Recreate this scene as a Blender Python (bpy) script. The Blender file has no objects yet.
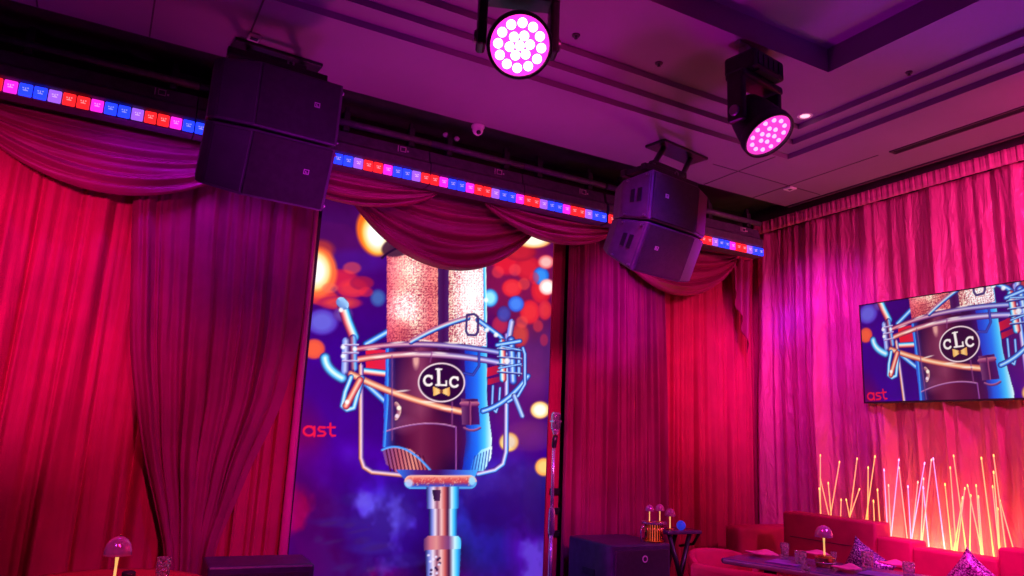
import bpy, bmesh, math, random
import numpy as np
from mathutils import Vector, Matrix, Euler
PI = math.pi
rnd = random.Random(7)
scene = bpy.context.scene
COL = scene.collection

# ------------------------------------------------------------------ camera
FPX, YAW, PITCH, ROLL = 741.0, math.radians(28.58), math.radians(11.61), math.radians(2.53)
CAM = Vector((0, 0, 1.5))
F = Vector((math.sin(YAW)*math.cos(PITCH), math.cos(YAW)*math.cos(PITCH), math.sin(PITCH)))
R0 = Vector((math.cos(YAW), -math.sin(YAW), 0)); U0 = R0.cross(F)
RR = R0*math.cos(ROLL) + U0*math.sin(ROLL); UU = -R0*math.sin(ROLL) + U0*math.cos(ROLL)
cam = bpy.data.cameras.new('camera'); camo = bpy.data.objects.new('camera', cam); COL.objects.link(camo)
cam.sensor_width = 36; cam.lens = FPX/1024*36; cam.clip_start = .05; cam.clip_end = 100
camo.matrix_world = Matrix(((RR.x, UU.x, -F.x, CAM.x), (RR.y, UU.y, -F.y, CAM.y), (RR.z, UU.z, -F.z, CAM.z), (0, 0, 0, 1)))
scene.camera = camo

def ray(x, y): return RR*((x-512)/FPX) - UU*((y-288)/FPX) + F
def on(x, y, axis, v):
    """point where the line of sight through a measured spot meets the plane axis = v"""
    d = ray(x, y); t = (v - CAM[axis])/d[axis]; return CAM + d*t
def dep(x, y, t): return CAM + ray(x, y)*t

# ------------------------------------------------------------------ materials
def s2l(c):
    return tuple(((v/255)/12.92 if v/255 <= .04045 else ((v/255+.055)/1.055)**2.4) for v in c)
MATS = {}
def mat(name, color, rough=.6, metal=0, noise=0, nscale=8, emit=None, estr=0, sheen=0, trans=0, bump=0, bscale=60, spec=.5, alpha=1, color2=None, sample=True, sheen_tint=None):
    if name in MATS: return MATS[name]
    m = bpy.data.materials.new(name); m.use_nodes = True; nt = m.node_tree; b = nt.nodes['Principled BSDF']
    b.inputs['Base Color'].default_value = (*color, 1); b.inputs['Roughness'].default_value = rough
    b.inputs['Metallic'].default_value = metal; b.inputs['Specular IOR Level'].default_value = spec
    b.inputs['Transmission Weight'].default_value = trans; b.inputs['Alpha'].default_value = alpha
    if sheen:
        b.inputs['Sheen Weight'].default_value = sheen; b.inputs['Sheen Roughness'].default_value = .4
        b.inputs['Sheen Tint'].default_value = (*(sheen_tint or color), 1)
    tc = nt.nodes.new('ShaderNodeTexCoord')
    if noise or color2:
        n = nt.nodes.new('ShaderNodeTexNoise'); n.inputs['Scale'].default_value = nscale; n.inputs['Detail'].default_value = 3
        nt.links.new(tc.outputs['Object'], n.inputs['Vector'])
        r = nt.nodes.new('ShaderNodeValToRGB')
        c2 = color2 or tuple(min(1, c*(1+noise)) for c in color); c1 = color if color2 else tuple(c*(1-noise) for c in color)
        r.color_ramp.elements[0].color = (*c1, 1); r.color_ramp.elements[1].color = (*c2, 1)
        r.color_ramp.elements[0].position = .35; r.color_ramp.elements[1].position = .65
        nt.links.new(n.outputs['Fac'], r.inputs['Fac']); nt.links.new(r.outputs['Color'], b.inputs['Base Color'])
    if bump:
        n2 = nt.nodes.new('ShaderNodeTexNoise'); n2.inputs['Scale'].default_value = bscale; n2.inputs['Detail'].default_value = 4
        nt.links.new(tc.outputs['Object'], n2.inputs['Vector'])
        bp = nt.nodes.new('ShaderNodeBump'); bp.inputs['Strength'].default_value = bump; bp.inputs['Distance'].default_value = .01
        nt.links.new(n2.outputs['Fac'], bp.inputs['Height']); nt.links.new(bp.outputs['Normal'], b.inputs['Normal'])
    if emit:
        b.inputs['Emission Color'].default_value = (*emit, 1); b.inputs['Emission Strength'].default_value = estr
        if not sample: m.cycles.emission_sampling = 'NONE'
    MATS[name] = m; return m

M_ceil = mat('ceiling_paint', (.26, .17, .26), .55, noise=.06, nscale=1.5)
M_pocket = mat('pocket_black', (.05, .045, .055), .7, noise=.2)
M_wall = mat('wall_dark', (.06, .04, .05), .8, noise=.15)
M_floor = mat('floor_dark', (.05, .035, .04), .35, noise=.3, nscale=3)
M_trim = mat('trim_dark', (.05, .03, .045), .5, noise=.15)
M_red = mat('red_stage_velvet', (.52, .008, .085), .75, noise=.10, nscale=4, sheen=.3, bump=.15, bscale=90)
M_red_shaded = mat('red_velvet_shaded', (.32, .008, .10), .7, noise=.12, nscale=4, sheen=.35, bump=.15, bscale=90)  # same red cloth, coloured darker for the panels that get less light
M_swag = mat('swag_velvet', (.32, .008, .09), .5, noise=.10, nscale=5, sheen=.4, bump=.12, bscale=90)
M_pink = mat('rose_satin', (.64, .115, .27), .36, noise=.08, nscale=3, sheen=.25)
def creases(m_, sx, sy, sz, strength, dist):
    """long soft wrinkles running mostly down the cloth"""
    nt = m_.node_tree; b_ = nt.nodes['Principled BSDF']; tc = nt.nodes.new('ShaderNodeTexCoord'); mp = nt.nodes.new('ShaderNodeMapping'); mp.inputs['Scale'].default_value = (sx, sy, sz); mp.inputs['Rotation'].default_value = (0, .12, 0)
    n_ = nt.nodes.new('ShaderNodeTexNoise'); n_.inputs['Scale'].default_value = 1; n_.inputs['Detail'].default_value = 5; n_.inputs['Distortion'].default_value = .8
    bp = nt.nodes.new('ShaderNodeBump'); bp.inputs['Strength'].default_value = strength; bp.inputs['Distance'].default_value = dist
    nt.links.new(tc.outputs['Object'], mp.inputs['Vector']); nt.links.new(mp.outputs['Vector'], n_.inputs['Vector']); nt.links.new(n_.outputs['Fac'], bp.inputs['Height']); nt.links.new(bp.outputs['Normal'], b_.inputs['Normal'])
creases(M_pink, 16, 2, 3.2, .8, .05); creases(M_red, 14, 2, .9, .5, .03); creases(M_red_shaded, 14, 2, .9, .5, .03)
M_lit_edge = mat('lit_edge_pink', (.72, .05, .26), .5, noise=.06)  # curtain edge colour with the screen's light painted in
M_pinkhead = mat('rose_satin_header', (.74, .15, .32), .5, noise=.12, nscale=9)
M_black = mat('black_metal', (.018, .016, .02), .38, noise=.3, nscale=20)
M_blackplastic = mat('black_plastic', (.022, .018, .025), .5, noise=.25, nscale=20)
M_cab = mat('cabinet_charcoal', (.11, .075, .11), .5, noise=.15, nscale=12, bump=.2, bscale=300)
M_horn = mat('speaker_horn_panel', (.08, .06, .08), .3, noise=.1, nscale=12)
M_grille = mat('speaker_grille', (.035, .025, .035), .55, noise=.15, nscale=30, bump=.5, bscale=600)
M_bar = mat('bar_housing', (.10, .08, .11), .4, noise=.2, nscale=20)
M_steel = mat('steel_grey', (.3, .28, .3), .35, metal=.7, noise=.1)
M_mark = mat('pale_mark', (.75, .6, .65), .5, noise=.05)
M_white = mat('white_plastic', (.75, .7, .72), .4, noise=.04)
M_sofa = mat('red_sofa_velvet', (.50, .006, .09), .7, noise=.12, nscale=6, sheen=.4, bump=.1, bscale=120)
M_chair = mat('red_chair_velvet', (.58, .008, .10), .7, noise=.12, nscale=6, sheen=.4, bump=.1, bscale=120)
M_table = mat('table_dark_gloss', (.10, .06, .16), .22, noise=.3, nscale=10)
M_tableedge = mat('table_edge_silver', (.45, .42, .5), .3, metal=.6, noise=.1)
M_redcloth = mat('red_tablecloth', (.5, .01, .03), .7, noise=.1, bump=.1)
M_napkin = mat('pink_napkin', (.75, .12, .3), .7, noise=.1, bump=.2)
M_plum = mat('plum_placemat', (.2, .08, .4), .45, noise=.2)
M_glass = mat('clear_glass', (1, .94, 1), .03, trans=.88, noise=.01)
_nt = M_glass.node_tree; _tc = _nt.nodes.new('ShaderNodeTexCoord'); _vo = _nt.nodes.new('ShaderNodeTexVoronoi'); _vo.inputs['Scale'].default_value = 55
_bp = _nt.nodes.new('ShaderNodeBump'); _bp.inputs['Strength'].default_value = 1; _bp.inputs['Distance'].default_value = .02
_nt.links.new(_tc.outputs['Object'], _vo.inputs['Vector']); _nt.links.new(_vo.outputs['Distance'], _bp.inputs['Height']); _nt.links.new(_bp.outputs['Normal'], _nt.nodes['Principled BSDF'].inputs['Normal'])
M_brass = mat('brass', (.75, .45, .15), .25, metal=1, noise=.1)
M_shade = mat('pearl_violet_glass', (.60, .13, .42), .12, metal=.45, noise=.3, nscale=14, emit=(.8, .05, .3), estr=.06)
M_stem = mat('lit_stem', (.9, .6, .25), .3, emit=(1, .55, .16), estr=.9, noise=.05)
M_sub = mat('sub_indigo', (.055, .035, .085), .4, noise=.2, nscale=14, bump=.15, bscale=250)
M_chrome = mat('satin_chrome', (.85, .76, .82), .22, metal=.75, noise=.05)
def sequin(name, c0, c1, c2):
    m_ = bpy.data.materials.new(name); m_.use_nodes = True; nt = m_.node_tree; b_ = nt.nodes['Principled BSDF']; b_.inputs['Roughness'].default_value = .25; b_.inputs['Metallic'].default_value = .4
    tc = nt.nodes.new('ShaderNodeTexCoord'); vo = nt.nodes.new('ShaderNodeTexVoronoi'); vo.inputs['Scale'].default_value = 150
    nt.links.new(tc.outputs['Object'], vo.inputs['Vector'])
    sp_ = nt.nodes.new('ShaderNodeSeparateColor'); nt.links.new(vo.outputs['Color'], sp_.inputs['Color'])
    rp = nt.nodes.new('ShaderNodeValToRGB'); e = rp.color_ramp.elements; e[0].color = (*c0, 1); e[0].position = .2; e[1].color = (*c2, 1); e[1].position = .95
    k = e.new(.65); k.color = (*c1, 1)
    nt.links.new(sp_.outputs['Red'], rp.inputs['Fac']); nt.links.new(rp.outputs['Color'], b_.inputs['Base Color'])
    bp = nt.nodes.new('ShaderNodeBump'); bp.inputs['Strength'].default_value = .8; bp.inputs['Distance'].default_value = .01; nt.links.new(sp_.outputs['Green'], bp.inputs['Height']); nt.links.new(bp.outputs['Normal'], b_.inputs['Normal'])
    return m_
M_seqv = sequin('sequin_violet', (.06, .02, .10), (.35, .12, .55), (1, .85, 1)); M_seqm = sequin('sequin_mauve', (.10, .02, .09), (.6, .10, .5), (1, .8, .95))
M_reedwood = mat('planter_black', (.03, .02, .03), .5, noise=.2)

# ------------------------------------------------------------------ mesh helpers
class MB:
    def __init__(s): s.bm = bmesh.new()
    def box(s, c, d, rot=None, bev=0, seg=2):
        r = bmesh.ops.create_cube(s.bm, size=1)
        vs = r['verts']
        bmesh.ops.scale(s.bm, vec=d, verts=vs)
        if bev:
            es = list({e for v in vs for e in v.link_edges})
            rb = bmesh.ops.bevel(s.bm, geom=es, offset=bev, segments=seg, profile=.5, affect='EDGES')
            vs = list({v for f in rb['faces'] for v in f.verts} | {v for v in vs if v.is_valid})
        if rot is not None: bmesh.ops.rotate(s.bm, cent=(0, 0, 0), matrix=Euler(rot).to_matrix(), verts=vs)
        bmesh.ops.translate(s.bm, vec=c, verts=vs); return s
    def prism(s, poly, z0, z1, bev=0, axis='z'):
        """extrude a plan outline"""
        n = len(poly)
        def P(p, h): return (p[0], p[1], h) if axis == 'z' else ((h, p[0], p[1]) if axis == 'x' else (p[0], h, p[1]))
        lo = [s.bm.verts.new(P(p, z0)) for p in poly]; hi = [s.bm.verts.new(P(p, z1)) for p in poly]
        fs = [s.bm.faces.new(lo[::-1]), s.bm.faces.new(hi)]
        for i in range(n): fs.append(s.bm.faces.new((lo[i], lo[(i+1) % n], hi[(i+1) % n], hi[i])))
        bmesh.ops.recalc_face_normals(s.bm, faces=fs)
        if bev:
            es = list({e for f in fs for e in f.edges})
            bmesh.ops.bevel(s.bm, geom=es, offset=bev, segments=2, profile=.5, affect='EDGES')
        return s
    def lathe(s, prof, n=24, c=(0, 0, 0), axis=None):
        """prof: list of (r, h) along the axis (default +z)"""
        ax = Vector(axis or (0, 0, 1)).normalized()
        t = Vector((1, 0, 0)) if abs(ax.x) < .9 else Vector((0, 1, 0))
        u = ax.cross(t).normalized(); w = ax.cross(u); c = Vector(c); rings = []
        for r, h in prof:
            if r < 1e-6: rings.append([s.bm.verts.new(c + ax*h)])
            else: rings.append([s.bm.verts.new(c + ax*h + u*(r*math.cos(2*PI*i/n)) + w*(r*math.sin(2*PI*i/n))) for i in range(n)])
        fs = []
        for a, b in zip(rings, rings[1:]):
            for i in range(n):
                j = (i+1) % n
                if len(a) == 1 and len(b) == 1: continue
                if len(a) == 1: fs.append(s.bm.faces.new((a[0], b[j], b[i])))
                elif len(b) == 1: fs.append(s.bm.faces.new((a[i], a[j], b[0])))
                else: fs.append(s.bm.faces.new((a[i], a[j], b[j], b[i])))
        bmesh.ops.recalc_face_normals(s.bm, faces=fs)
        return s
    def tube(s, pts, r, n=8, cap=True):
        pts = [Vector(p) for p in pts]; rings = []
        for k, p in enumerate(pts):
            d = (pts[min(k+1, len(pts)-1)] - pts[max(k-1, 0)]).normalized()
            t = Vector((0, 0, 1)) if abs(d.z) < .9 else Vector((1, 0, 0))
            u = d.cross(t).normalized(); w = d.cross(u); rr = r[k] if isinstance(r, (list, tuple)) else r
            rings.append([s.bm.verts.new(p + u*(rr*math.cos(2*PI*i/n)) + w*(rr*math.sin(2*PI*i/n))) for i in range(n)])
        fs = []
        for a, b in zip(rings, rings[1:]):
            for i in range(n): fs.append(s.bm.faces.new((a[i], a[(i+1) % n], b[(i+1) % n], b[i])))
        if cap: fs += [s.bm.faces.new(rings[0][::-1]), s.bm.faces.new(rings[-1])]
        bmesh.ops.recalc_face_normals(s.bm, faces=fs)
        return s
    def grid(s, fn, nu, nv):
        g = [[s.bm.verts.new(fn(i/nu, j/nv)) for i in range(nu+1)] for j in range(nv+1)]
        for j in range(nv):
            for i in range(nu): s.bm.faces.new((g[j][i], g[j][i+1], g[j+1][i+1], g[j+1][i]))
        return s
    def build(s, name, m, parent=None, smooth=False, loc=None, rot=None, auto=None):
        me = bpy.data.meshes.new(name); s.bm.to_mesh(me); s.bm.free()
        if smooth:
            for p in me.polygons: p.use_smooth = True
            if auto: 
                try: me.set_sharp_from_angle(angle=math.radians(auto))
                except Exception: pass
        me.materials.append(m)
        o = bpy.data.objects.new(name, me); COL.objects.link(o)
        if parent: o.parent = parent
        if loc is not None: o.location = loc
        if rot is not None: o.rotation_euler = rot
        return o

def tag(o, label, cat, group=None, kind=None):
    o['label'] = label; o['category'] = cat
    if group: o['group'] = group
    if kind: o['kind'] = kind
    return o
def thing(name, label, cat, loc=(0, 0, 0), rot=(0, 0, 0), group=None):
    o = bpy.data.objects.new(name, None); COL.objects.link(o); o.location = loc; o.rotation_euler = rot
    o.empty_display_size = .1
    return tag(o, label, cat, group)
def struct(o): o['kind'] = 'structure'; return o
def dup(root, loc, label=None, rot=None, scale=None):
    r = root.copy(); COL.objects.link(r); r.location = loc
    if rot is not None: r.rotation_euler = rot
    if scale: r.scale = (scale,)*3
    if label: r['label'] = label
    for ch in list(root.children):
        c = ch.copy(); COL.objects.link(c); c.parent = r
        for g in list(ch.children):
            d = g.copy(); COL.objects.link(d); d.parent = c
    return r
def ordinal(n):
    w = ['first','second','third','fourth','fifth','sixth','seventh','eighth','ninth','tenth','eleventh','twelfth','thirteenth','fourteenth','fifteenth','sixteenth','seventeenth','eighteenth','nineteenth','twentieth']
    if n <= 20: return w[n-1]
    t = {20: 'twenty', 30: 'thirty', 40: 'forty', 50: 'fifty'}[n//10*10]
    return {20: 'twentieth', 30: 'thirtieth', 40: 'fortieth', 50: 'fiftieth'}[n] if n % 10 == 0 else t+'-'+w[n % 10-1]

# ------------------------------------------------------------------ room shell
WX, WY, H = 6.12, 5.78, 3.887          # right wall, back wall, soffit height
ST = .043
m = MB(); m.box((1.6, 1.9, -.05), (9.3, 8, .1)); struct(m.build('floor', M_floor))
m = MB(); m.box((1.6, WY+.06, 2.1), (9.3, .12, 4.4)); struct(m.build('wall_back', M_wall))
m = MB(); m.box((WX+.06, 1.9, 2.1), (.12, 8, 4.4)); struct(m.build('wall_right', M_wall))
m = MB(); m.box((-3.0, 1.9, 2.1), (.12, 8, 4.4)); struct(m.build('wall_left', M_wall))

# ceiling: flat soffit round the walls, three steps up, flat field, deep tray
m = MB(); bm = m.bm
XL, YN = -3.0, -2.1
def rim(x1, y1, z): return [bm.verts.new(p) for p in ((XL, YN, z), (XL, y1, z), (x1, y1, z), (x1, YN, z))]
levels = []
xs = [(5.70, 4.88), (4.75, 4.02), (4.75, 4.02), (4.62, 3.86), (4.62, 3.86), (4.50, 3.70), (4.50, 3.70), (4.0, 3.03), (4.0, 3.03), (3.86, 2.88)]
zs = [H, H, H+ST, H+ST, H+2*ST, H+2*ST, H+3*ST, H+3*ST, H+.30, H+.30]
chain = [rim(x, y, z) for (x, y), z in zip(xs, zs)]
for a, b in zip(chain, chain[1:]):
    for i in (1, 2):
        bm.faces.new((a[i], a[i+1], b[i+1], b[i]))
l = chain[-1]; bm.faces.new(l)
# sides of the curtain pockets and their lids
v = [bm.verts.new(p) for p in ((XL, 4.88, H+.22), (5.70, 4.88, H+.22), (5.70, YN, H+.22))]
bm.faces.new((chain[0][1], chain[0][2], v[1], v[0])); bm.faces.new((chain[0][2], chain[0][3], v[2], v[1]))
bmesh.ops.recalc_face_normals(bm, faces=bm.faces)
struct(m.build('ceiling', M_ceil))
m = MB(); m.box((1.6, 5.33, H+.25), (9.3, .98, .06)); struct(m.build('trim_1', M_pocket))
m = MB(); m.box((5.93, 1.4, H+.25), (.46, 7, .06)); struct(m.build('trim_2', M_pocket))
# dark pelmet along the right wall, and the dark batten along the stage
m = MB(); m.prism([(5.702, H-.012), (5.73, H-.012), (5.73, H+.1), (5.702, H+.1)], -1.5, 4.86, axis='y')
struct(m.build('trim_3', M_trim))
# joints between the flat ceiling boards near the stage
for k, (x, y0, y1) in enumerate(((-.62, 4.04, 4.87), (-.02, 4.04, 4.87), (.52, 4.04, 4.87), (4.62, 4.04, 4.87), (5.25, 3.55, 4.87))):
    m = MB(); m.box((x, (y0+y1)/2, H-.001), (.010, y1-y0, .004)); struct(m.build('trim_%d' % (5+k), M_trim))
m = MB(); m.box((5.0, 4.45, H-.001), (1.35, .008, .004)); struct(m.build('trim_10', M_trim))

# ------------------------------------------------------------------ curtains
def fold_profile(seed, n, irregular=.5):
    r = random.Random(seed)
    ph = [(r.uniform(0, 6.28), r.uniform(.6, 1.6)) for _ in range(4)]
    am = [(r.uniform(0, 6.28), r.uniform(.7, 2.2)) for _ in range(3)]
    def f(sv, t=0):
        w = sum(math.sin(2*PI*k*sv+p)/(i+1.5) for i, (p, k) in enumerate(ph))
        phi = 2*PI*n*sv + irregular*3.0*w
        a = .62+.38*math.sin(2*PI*am[0][1]*n*.31*sv+am[0][0])
        b = math.sin(phi); base = (abs(b*.5+.5)**.75)
        sec = .20*math.sin(phi*2.37+am[1][0]+2.2*t)+.08*math.sin(phi*4.1+am[2][0]-1.9*t)
        return a*base + sec*(.5+.5*a)
    return f
def curtain(name, label, m, width_fn, y, z0, z1, n, amp, seed, cat='curtain', loc=(0, 0, 0), rot=(0, 0, 0), nu=420, nv=48, irr=.5, topamp=.55, group=None, wob=.012):
    f = fold_profile(seed, n, irr); r = random.Random(seed+99); p1, p2 = r.uniform(0, 6), r.uniform(0, 6)
    b = MB()
    def fn(u, v):
        x0, x1 = width_fn(v)
        su = u + wob*math.sin(2.3*v*PI/2+p1+u*9)*v*math.sin(PI*u)
        x = x0+(x1-x0)*u
        a = amp*(topamp+(1-topamp)*min(1, v*2.2))
        if width_fn(0) != (x0, x1): a *= (.3+.7*min(1, (x1-x0)/(width_fn(0)[1]-width_fn(0)[0])))
        return (x + .25*amp*math.sin(2*PI*n*1.07*u+p2)*v, y - a*f(su, v*1.4), z1+(z0-z1)*v)
    b.grid(fn, nu, nv)
    o = b.build(name, m, smooth=True, loc=loc, rot=rot)
    sm = o.modifiers.new('thickness', 'SOLIDIFY'); sm.thickness = .006; sm.offset = 0
    return tag(o, label, cat, group)
Zt = 3.72
curtain('stage_curtain', 'bright red velvet stage curtain hanging nearest the small round table', M_red, lambda v: (-1.75-.05*v, .62-.02*v), 5.61, .02, Zt, 9, .105, 11, nu=520, irr=.6)
def tab(z, t):
    for (z0, x0), (z1, x1) in zip(t, t[1:]):
        if z >= z1:
            k = (z-z1)/(z0-z1); k = max(0, min(1, k)); return x1+(x0-x1)*k
    return t[-1][1]
def smooth_tab(z, t): return sum(tab(z+d, t) for d in (-.16, -.08, 0, .08, .16))/5
def w2(v):
    z = Zt+(.02-Zt)*v
    return (smooth_tab(z, [(4, .02), (2.98, .03), (1.97, .15), (1.34, .30), (.96, .44), (.59, .56), (0, .50)]), smooth_tab(z, [(4, 1.245), (2.1, 1.24), (1.57, 1.135), (1.36, 1.03), (1.02, .93), (.64, .80), (0, .90)]))
curtain('stage_curtain', 'red velvet curtain coloured as shaded, swept aside low, between red drape and video wall', M_red_shaded, w2, 5.49, .02, Zt, 6, .085, 23, nu=460, nv=70, irr=.6)
curtain('stage_curtain', 'crimson velvet curtain strip edging the video wall, behind the swept drape', M_red, lambda v: (.66, 1.31-.02*v), 5.60, .02, Zt, 5, .045, 31, nu=300, irr=.4)
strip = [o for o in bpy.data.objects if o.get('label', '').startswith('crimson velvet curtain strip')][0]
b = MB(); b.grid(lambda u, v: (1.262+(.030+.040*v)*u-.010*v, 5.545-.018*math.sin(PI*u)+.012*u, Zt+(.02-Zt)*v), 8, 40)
o = b.build('lit_edge', M_lit_edge, strip, smooth=True); o['label'] = 'curtain edge coloured as lit pink'; o.modifiers.new('thickness', 'SOLIDIFY').thickness = .004  # added strip, paler to stand for the edge lit by the screen
curtain('stage_curtain', 'red velvet curtain coloured as shaded, between the video wall and the bright red corner drape', M_red_shaded, lambda v: (3.545, 4.62+.06*v), 5.487, .02, Zt, 9, .075, 47, nu=420, irr=.5)
curtain('stage_curtain', 'bright red velvet curtain filling the room corner beside the rose drape', M_red, lambda v: (4.42-.02*v, 6.10), 5.63, .02, Zt, 11, .065, 58, nu=420, irr=.5)
# rose satin drape over the whole right wall
RC = curtain('wall_drape', 'long rose satin drape with pleated header covering the TV wall', M_pink, lambda v: (0.02, 6.6), 0, .02, 3.80, 21, .115, 77, nu=1100, nv=60, irr=.55, loc=(6.055, 5.565, 0), rot=(0, 0, -PI/2), topamp=.35)
fh = fold_profile(5, 120, .6)
b = MB(); b.grid(lambda u, v: (.02+6.58*u, -.085-.008*fh(u) + .004*v, 3.905-.125*v), 1300, 3)
hd = b.build('header_tape', M_pinkhead, RC, smooth=True); hd['label'] = 'pale pencil-pleated header band'
hd.modifiers.new('thickness', 'SOLIDIFY').thickness = .006

# ------------------------------------------------------------------ swags
def swag(label, xl, xr, ztop, drop, y, n, seed, depth=.10, skew=0, m=None, pw=.85):
    r = random.Random(seed); p = [r.uniform(0, 6.28) for _ in range(4)]
    def fn(u, v):
        uu = u + skew*u*(1-u)
        sh = max(0, 1-(2*uu-1)**2)**pw
        vv = v + .02*math.sin(3*PI*u+p[0])*v*(1-v)
        z = ztop - .015 - vv*drop*sh - .05*v*(1-sh)
        fold = math.sin(2*PI*n*(v**.8)+p[1]+1.3*math.sin(1.6*PI*u+p[2])*v+1.2*u) + .5*math.sin(2*PI*n*1.55*v+p[3]+2.6*u)
        yy = y - depth*(.25+.75*v)*sh - .022*fold*(.15+.85*sh)*min(1, v*6)
        # hem rolled under
        if v > .97: yy += (v-.97)/.03*.03
        return (xl+(xr-xl)*u, yy, z)
    b = MB(); b.grid(fn, 90, 110)
    o = b.build('swag_valance', m or M_swag, smooth=True)
    sm = o.modifiers.new('thickness', 'SOLIDIFY'); sm.thickness = .008; sm.offset = 0
    return tag(o, label, 'valance', 'velvet swags along the top of the stage')
swag('widest magenta velvet swag, over the red curtain nearest the small round table', -1.02, .74, 3.46, .48, 5.36, 4.5, 3, depth=.06)
swag('shallow maroon velvet swag between the dark-curtain speaker pair and the deep middle swag', .72, 2.14, 3.46, .28, 5.25, 4, 4, depth=.06)
swag('deep maroon velvet swag hanging over the microphone picture', 1.40, 3.20, 3.47, .64, 5.37, 5, 9, depth=.07)
swag('plum velvet swag between the deep swag and the corner loudspeakers', 2.58, 3.92, 3.47, .28, 5.25, 4, 12, depth=.06)
swag('red velvet swag below the corner loudspeakers, nearest the rose drape', 3.85, 5.52, 3.47, .53, 5.36, 4.5, 15, depth=.07)
# jabot tail closing the row of swags
b = MB()
def jab(u, v):
    L = .35+.62*u; w = .26
    return (5.535+w*u*(1-.25*v), 5.44 - .03*math.sin(2*PI*2.5*u+1.0) - .015*v, 3.45-L*v)
b.grid(jab, 40, 30)
o = b.build('valance_tail', M_swag, smooth=True); o.modifiers.new('thickness', 'SOLIDIFY').thickness = .008
tag(o, 'narrow maroon pleated tail hanging at the room corner end of the swags', 'valance')

# ------------------------------------------------------------------ the moving picture shown on both screens
AX0, AY0, AW, AH, SC = 268, 188, 320, 396, 3
CAN = np.zeros((AH*SC, AW*SC, 3), np.float32)
gy, gx = np.mgrid[0:AH*SC, 0:AW*SC].astype(np.float32)
gx = gx/SC + AX0; gy = gy/SC + AY0
def C3(c): return np.array(c, np.float32)
def reg(x0, y0, x1, y1, pad=4):
    a = max(0, int((x0-pad-AX0)*SC)); b_ = min(AW*SC, int((x1+pad-AX0)*SC)+1); c = max(0, int((y0-pad-AY0)*SC)); d = min(AH*SC, int((y1+pad-AY0)*SC)+1)
    return slice(c, d), slice(a, b_)
def comp(rg, col, al):
    CAN[rg] = CAN[rg]*(1-al[..., None]) + col*al[..., None]
def ell(cx, cy, rx, ry, col, a=1, soft=.15, rim=None, ang=0, rimw=.25):
    rg = reg(cx-max(rx, ry)*1.3, cy-max(rx, ry)*1.3, cx+max(rx, ry)*1.3, cy+max(rx, ry)*1.3); X = gx[rg]-cx; Y = gy[rg]-cy
    if X.size == 0: return
    c, s_ = math.cos(ang), math.sin(ang); X, Y = X*c+Y*s_, -X*s_+Y*c
    d = np.sqrt((X/rx)**2+(Y/ry)**2); al = np.clip((1-d)/soft+.5, 0, 1)*a
    colr = np.broadcast_to(C3(col), d.shape+(3,))
    if rim is not None:
        k = np.clip((d-(1-rimw*2))/(rimw*2), 0, 1)[..., None]; colr = colr*(1-k)+C3(rim)*k
    comp(rg, colr, al)
def ramp(t, cols):
    n = len(cols)-1; tt = np.clip(t, 0, 1)*n; i = np.clip(tt.astype(int), 0, n-1); fr = (tt-i)[..., None]; c = np.array(cols, np.float32)
    return c[i]*(1-fr)+c[i+1]*fr
def bez(p, n=24):
    if len(p) != 3: return p
    (x0, y0), (x1, y1), (x2, y2) = p
    return [((1-t)**2*x0+2*t*(1-t)*x1+t*t*x2, (1-t)**2*y0+2*t*(1-t)*y1+t*t*y2) for t in [i/n for i in range(n+1)]]
def stroke(pts, w, cols, a=1, cols2=None):
    """tube: colour profile across its width; cols2 blends in along its length"""
    if w > 3: w = w*1.22
    xs_ = [p[0] for p in pts]; ys_ = [p[1] for p in pts]
    rg = reg(min(xs_)-w, min(ys_)-w, max(xs_)+w, max(ys_)+w); X = gx[rg]; Y = gy[rg]
    if X.size == 0: return
    best = np.full(X.shape, 1e9, np.float32); sd = np.zeros(X.shape, np.float32); al_ = np.zeros(X.shape, np.float32)
    L = [0]
    for (x0, y0), (x1, y1) in zip(pts, pts[1:]): L.append(L[-1]+math.hypot(x1-x0, y1-y0))
    for k, ((x0, y0), (x1, y1)) in enumerate(zip(pts, pts[1:])):
        dx, dy = x1-x0, y1-y0; l2 = dx*dx+dy*dy+1e-9
        t = np.clip(((X-x0)*dx+(Y-y0)*dy)/l2, 0, 1); ex = X-x0-t*dx; ey = Y-y0-t*dy; d = np.sqrt(ex*ex+ey*ey)
        q = d < best; sgn = np.sign(dx*(Y-y0)-dy*(X-x0)); best = np.where(q, d, best); sd = np.where(q, sgn*d, sd)
        al_ = np.where(q, (L[k]+t*(L[k+1]-L[k]))/L[-1], al_)
    h = w/2; col = ramp(sd/w+.5, cols)
    if cols2 is not None:
        k = np.clip(al_, 0, 1)[..., None]; col = col*(1-k)+ramp(sd/w+.5, cols2)*k
    comp(rg, col, np.clip((h-best)*SC*.7+.5, 0, 1)*a)
def poly(pts, cols, a=1, vert=False, soft=1):
    xs_ = [p[0] for p in pts]; ys_ = [p[1] for p in pts]; rg = reg(min(xs_), min(ys_), max(xs_), max(ys_), 1); X = gx[rg]; Y = gy[rg]
    ins = np.zeros(X.shape, bool); n = len(pts)
    for i in range(n):
        (x0, y0), (x1, y1) = pts[i], pts[(i+1) % n]
        if y0 == y1: continue
        ins ^= ((y0 > Y) != (y1 > Y)) & (X < (x1-x0)*(Y-y0)/(y1-y0)+x0)
    t = (Y-min(ys_))/(max(ys_)-min(ys_)) if vert else (X-min(xs_))/(max(xs_)-min(xs_))
    comp(rg, ramp(t, cols), ins.astype(np.float32)*a)
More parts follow.
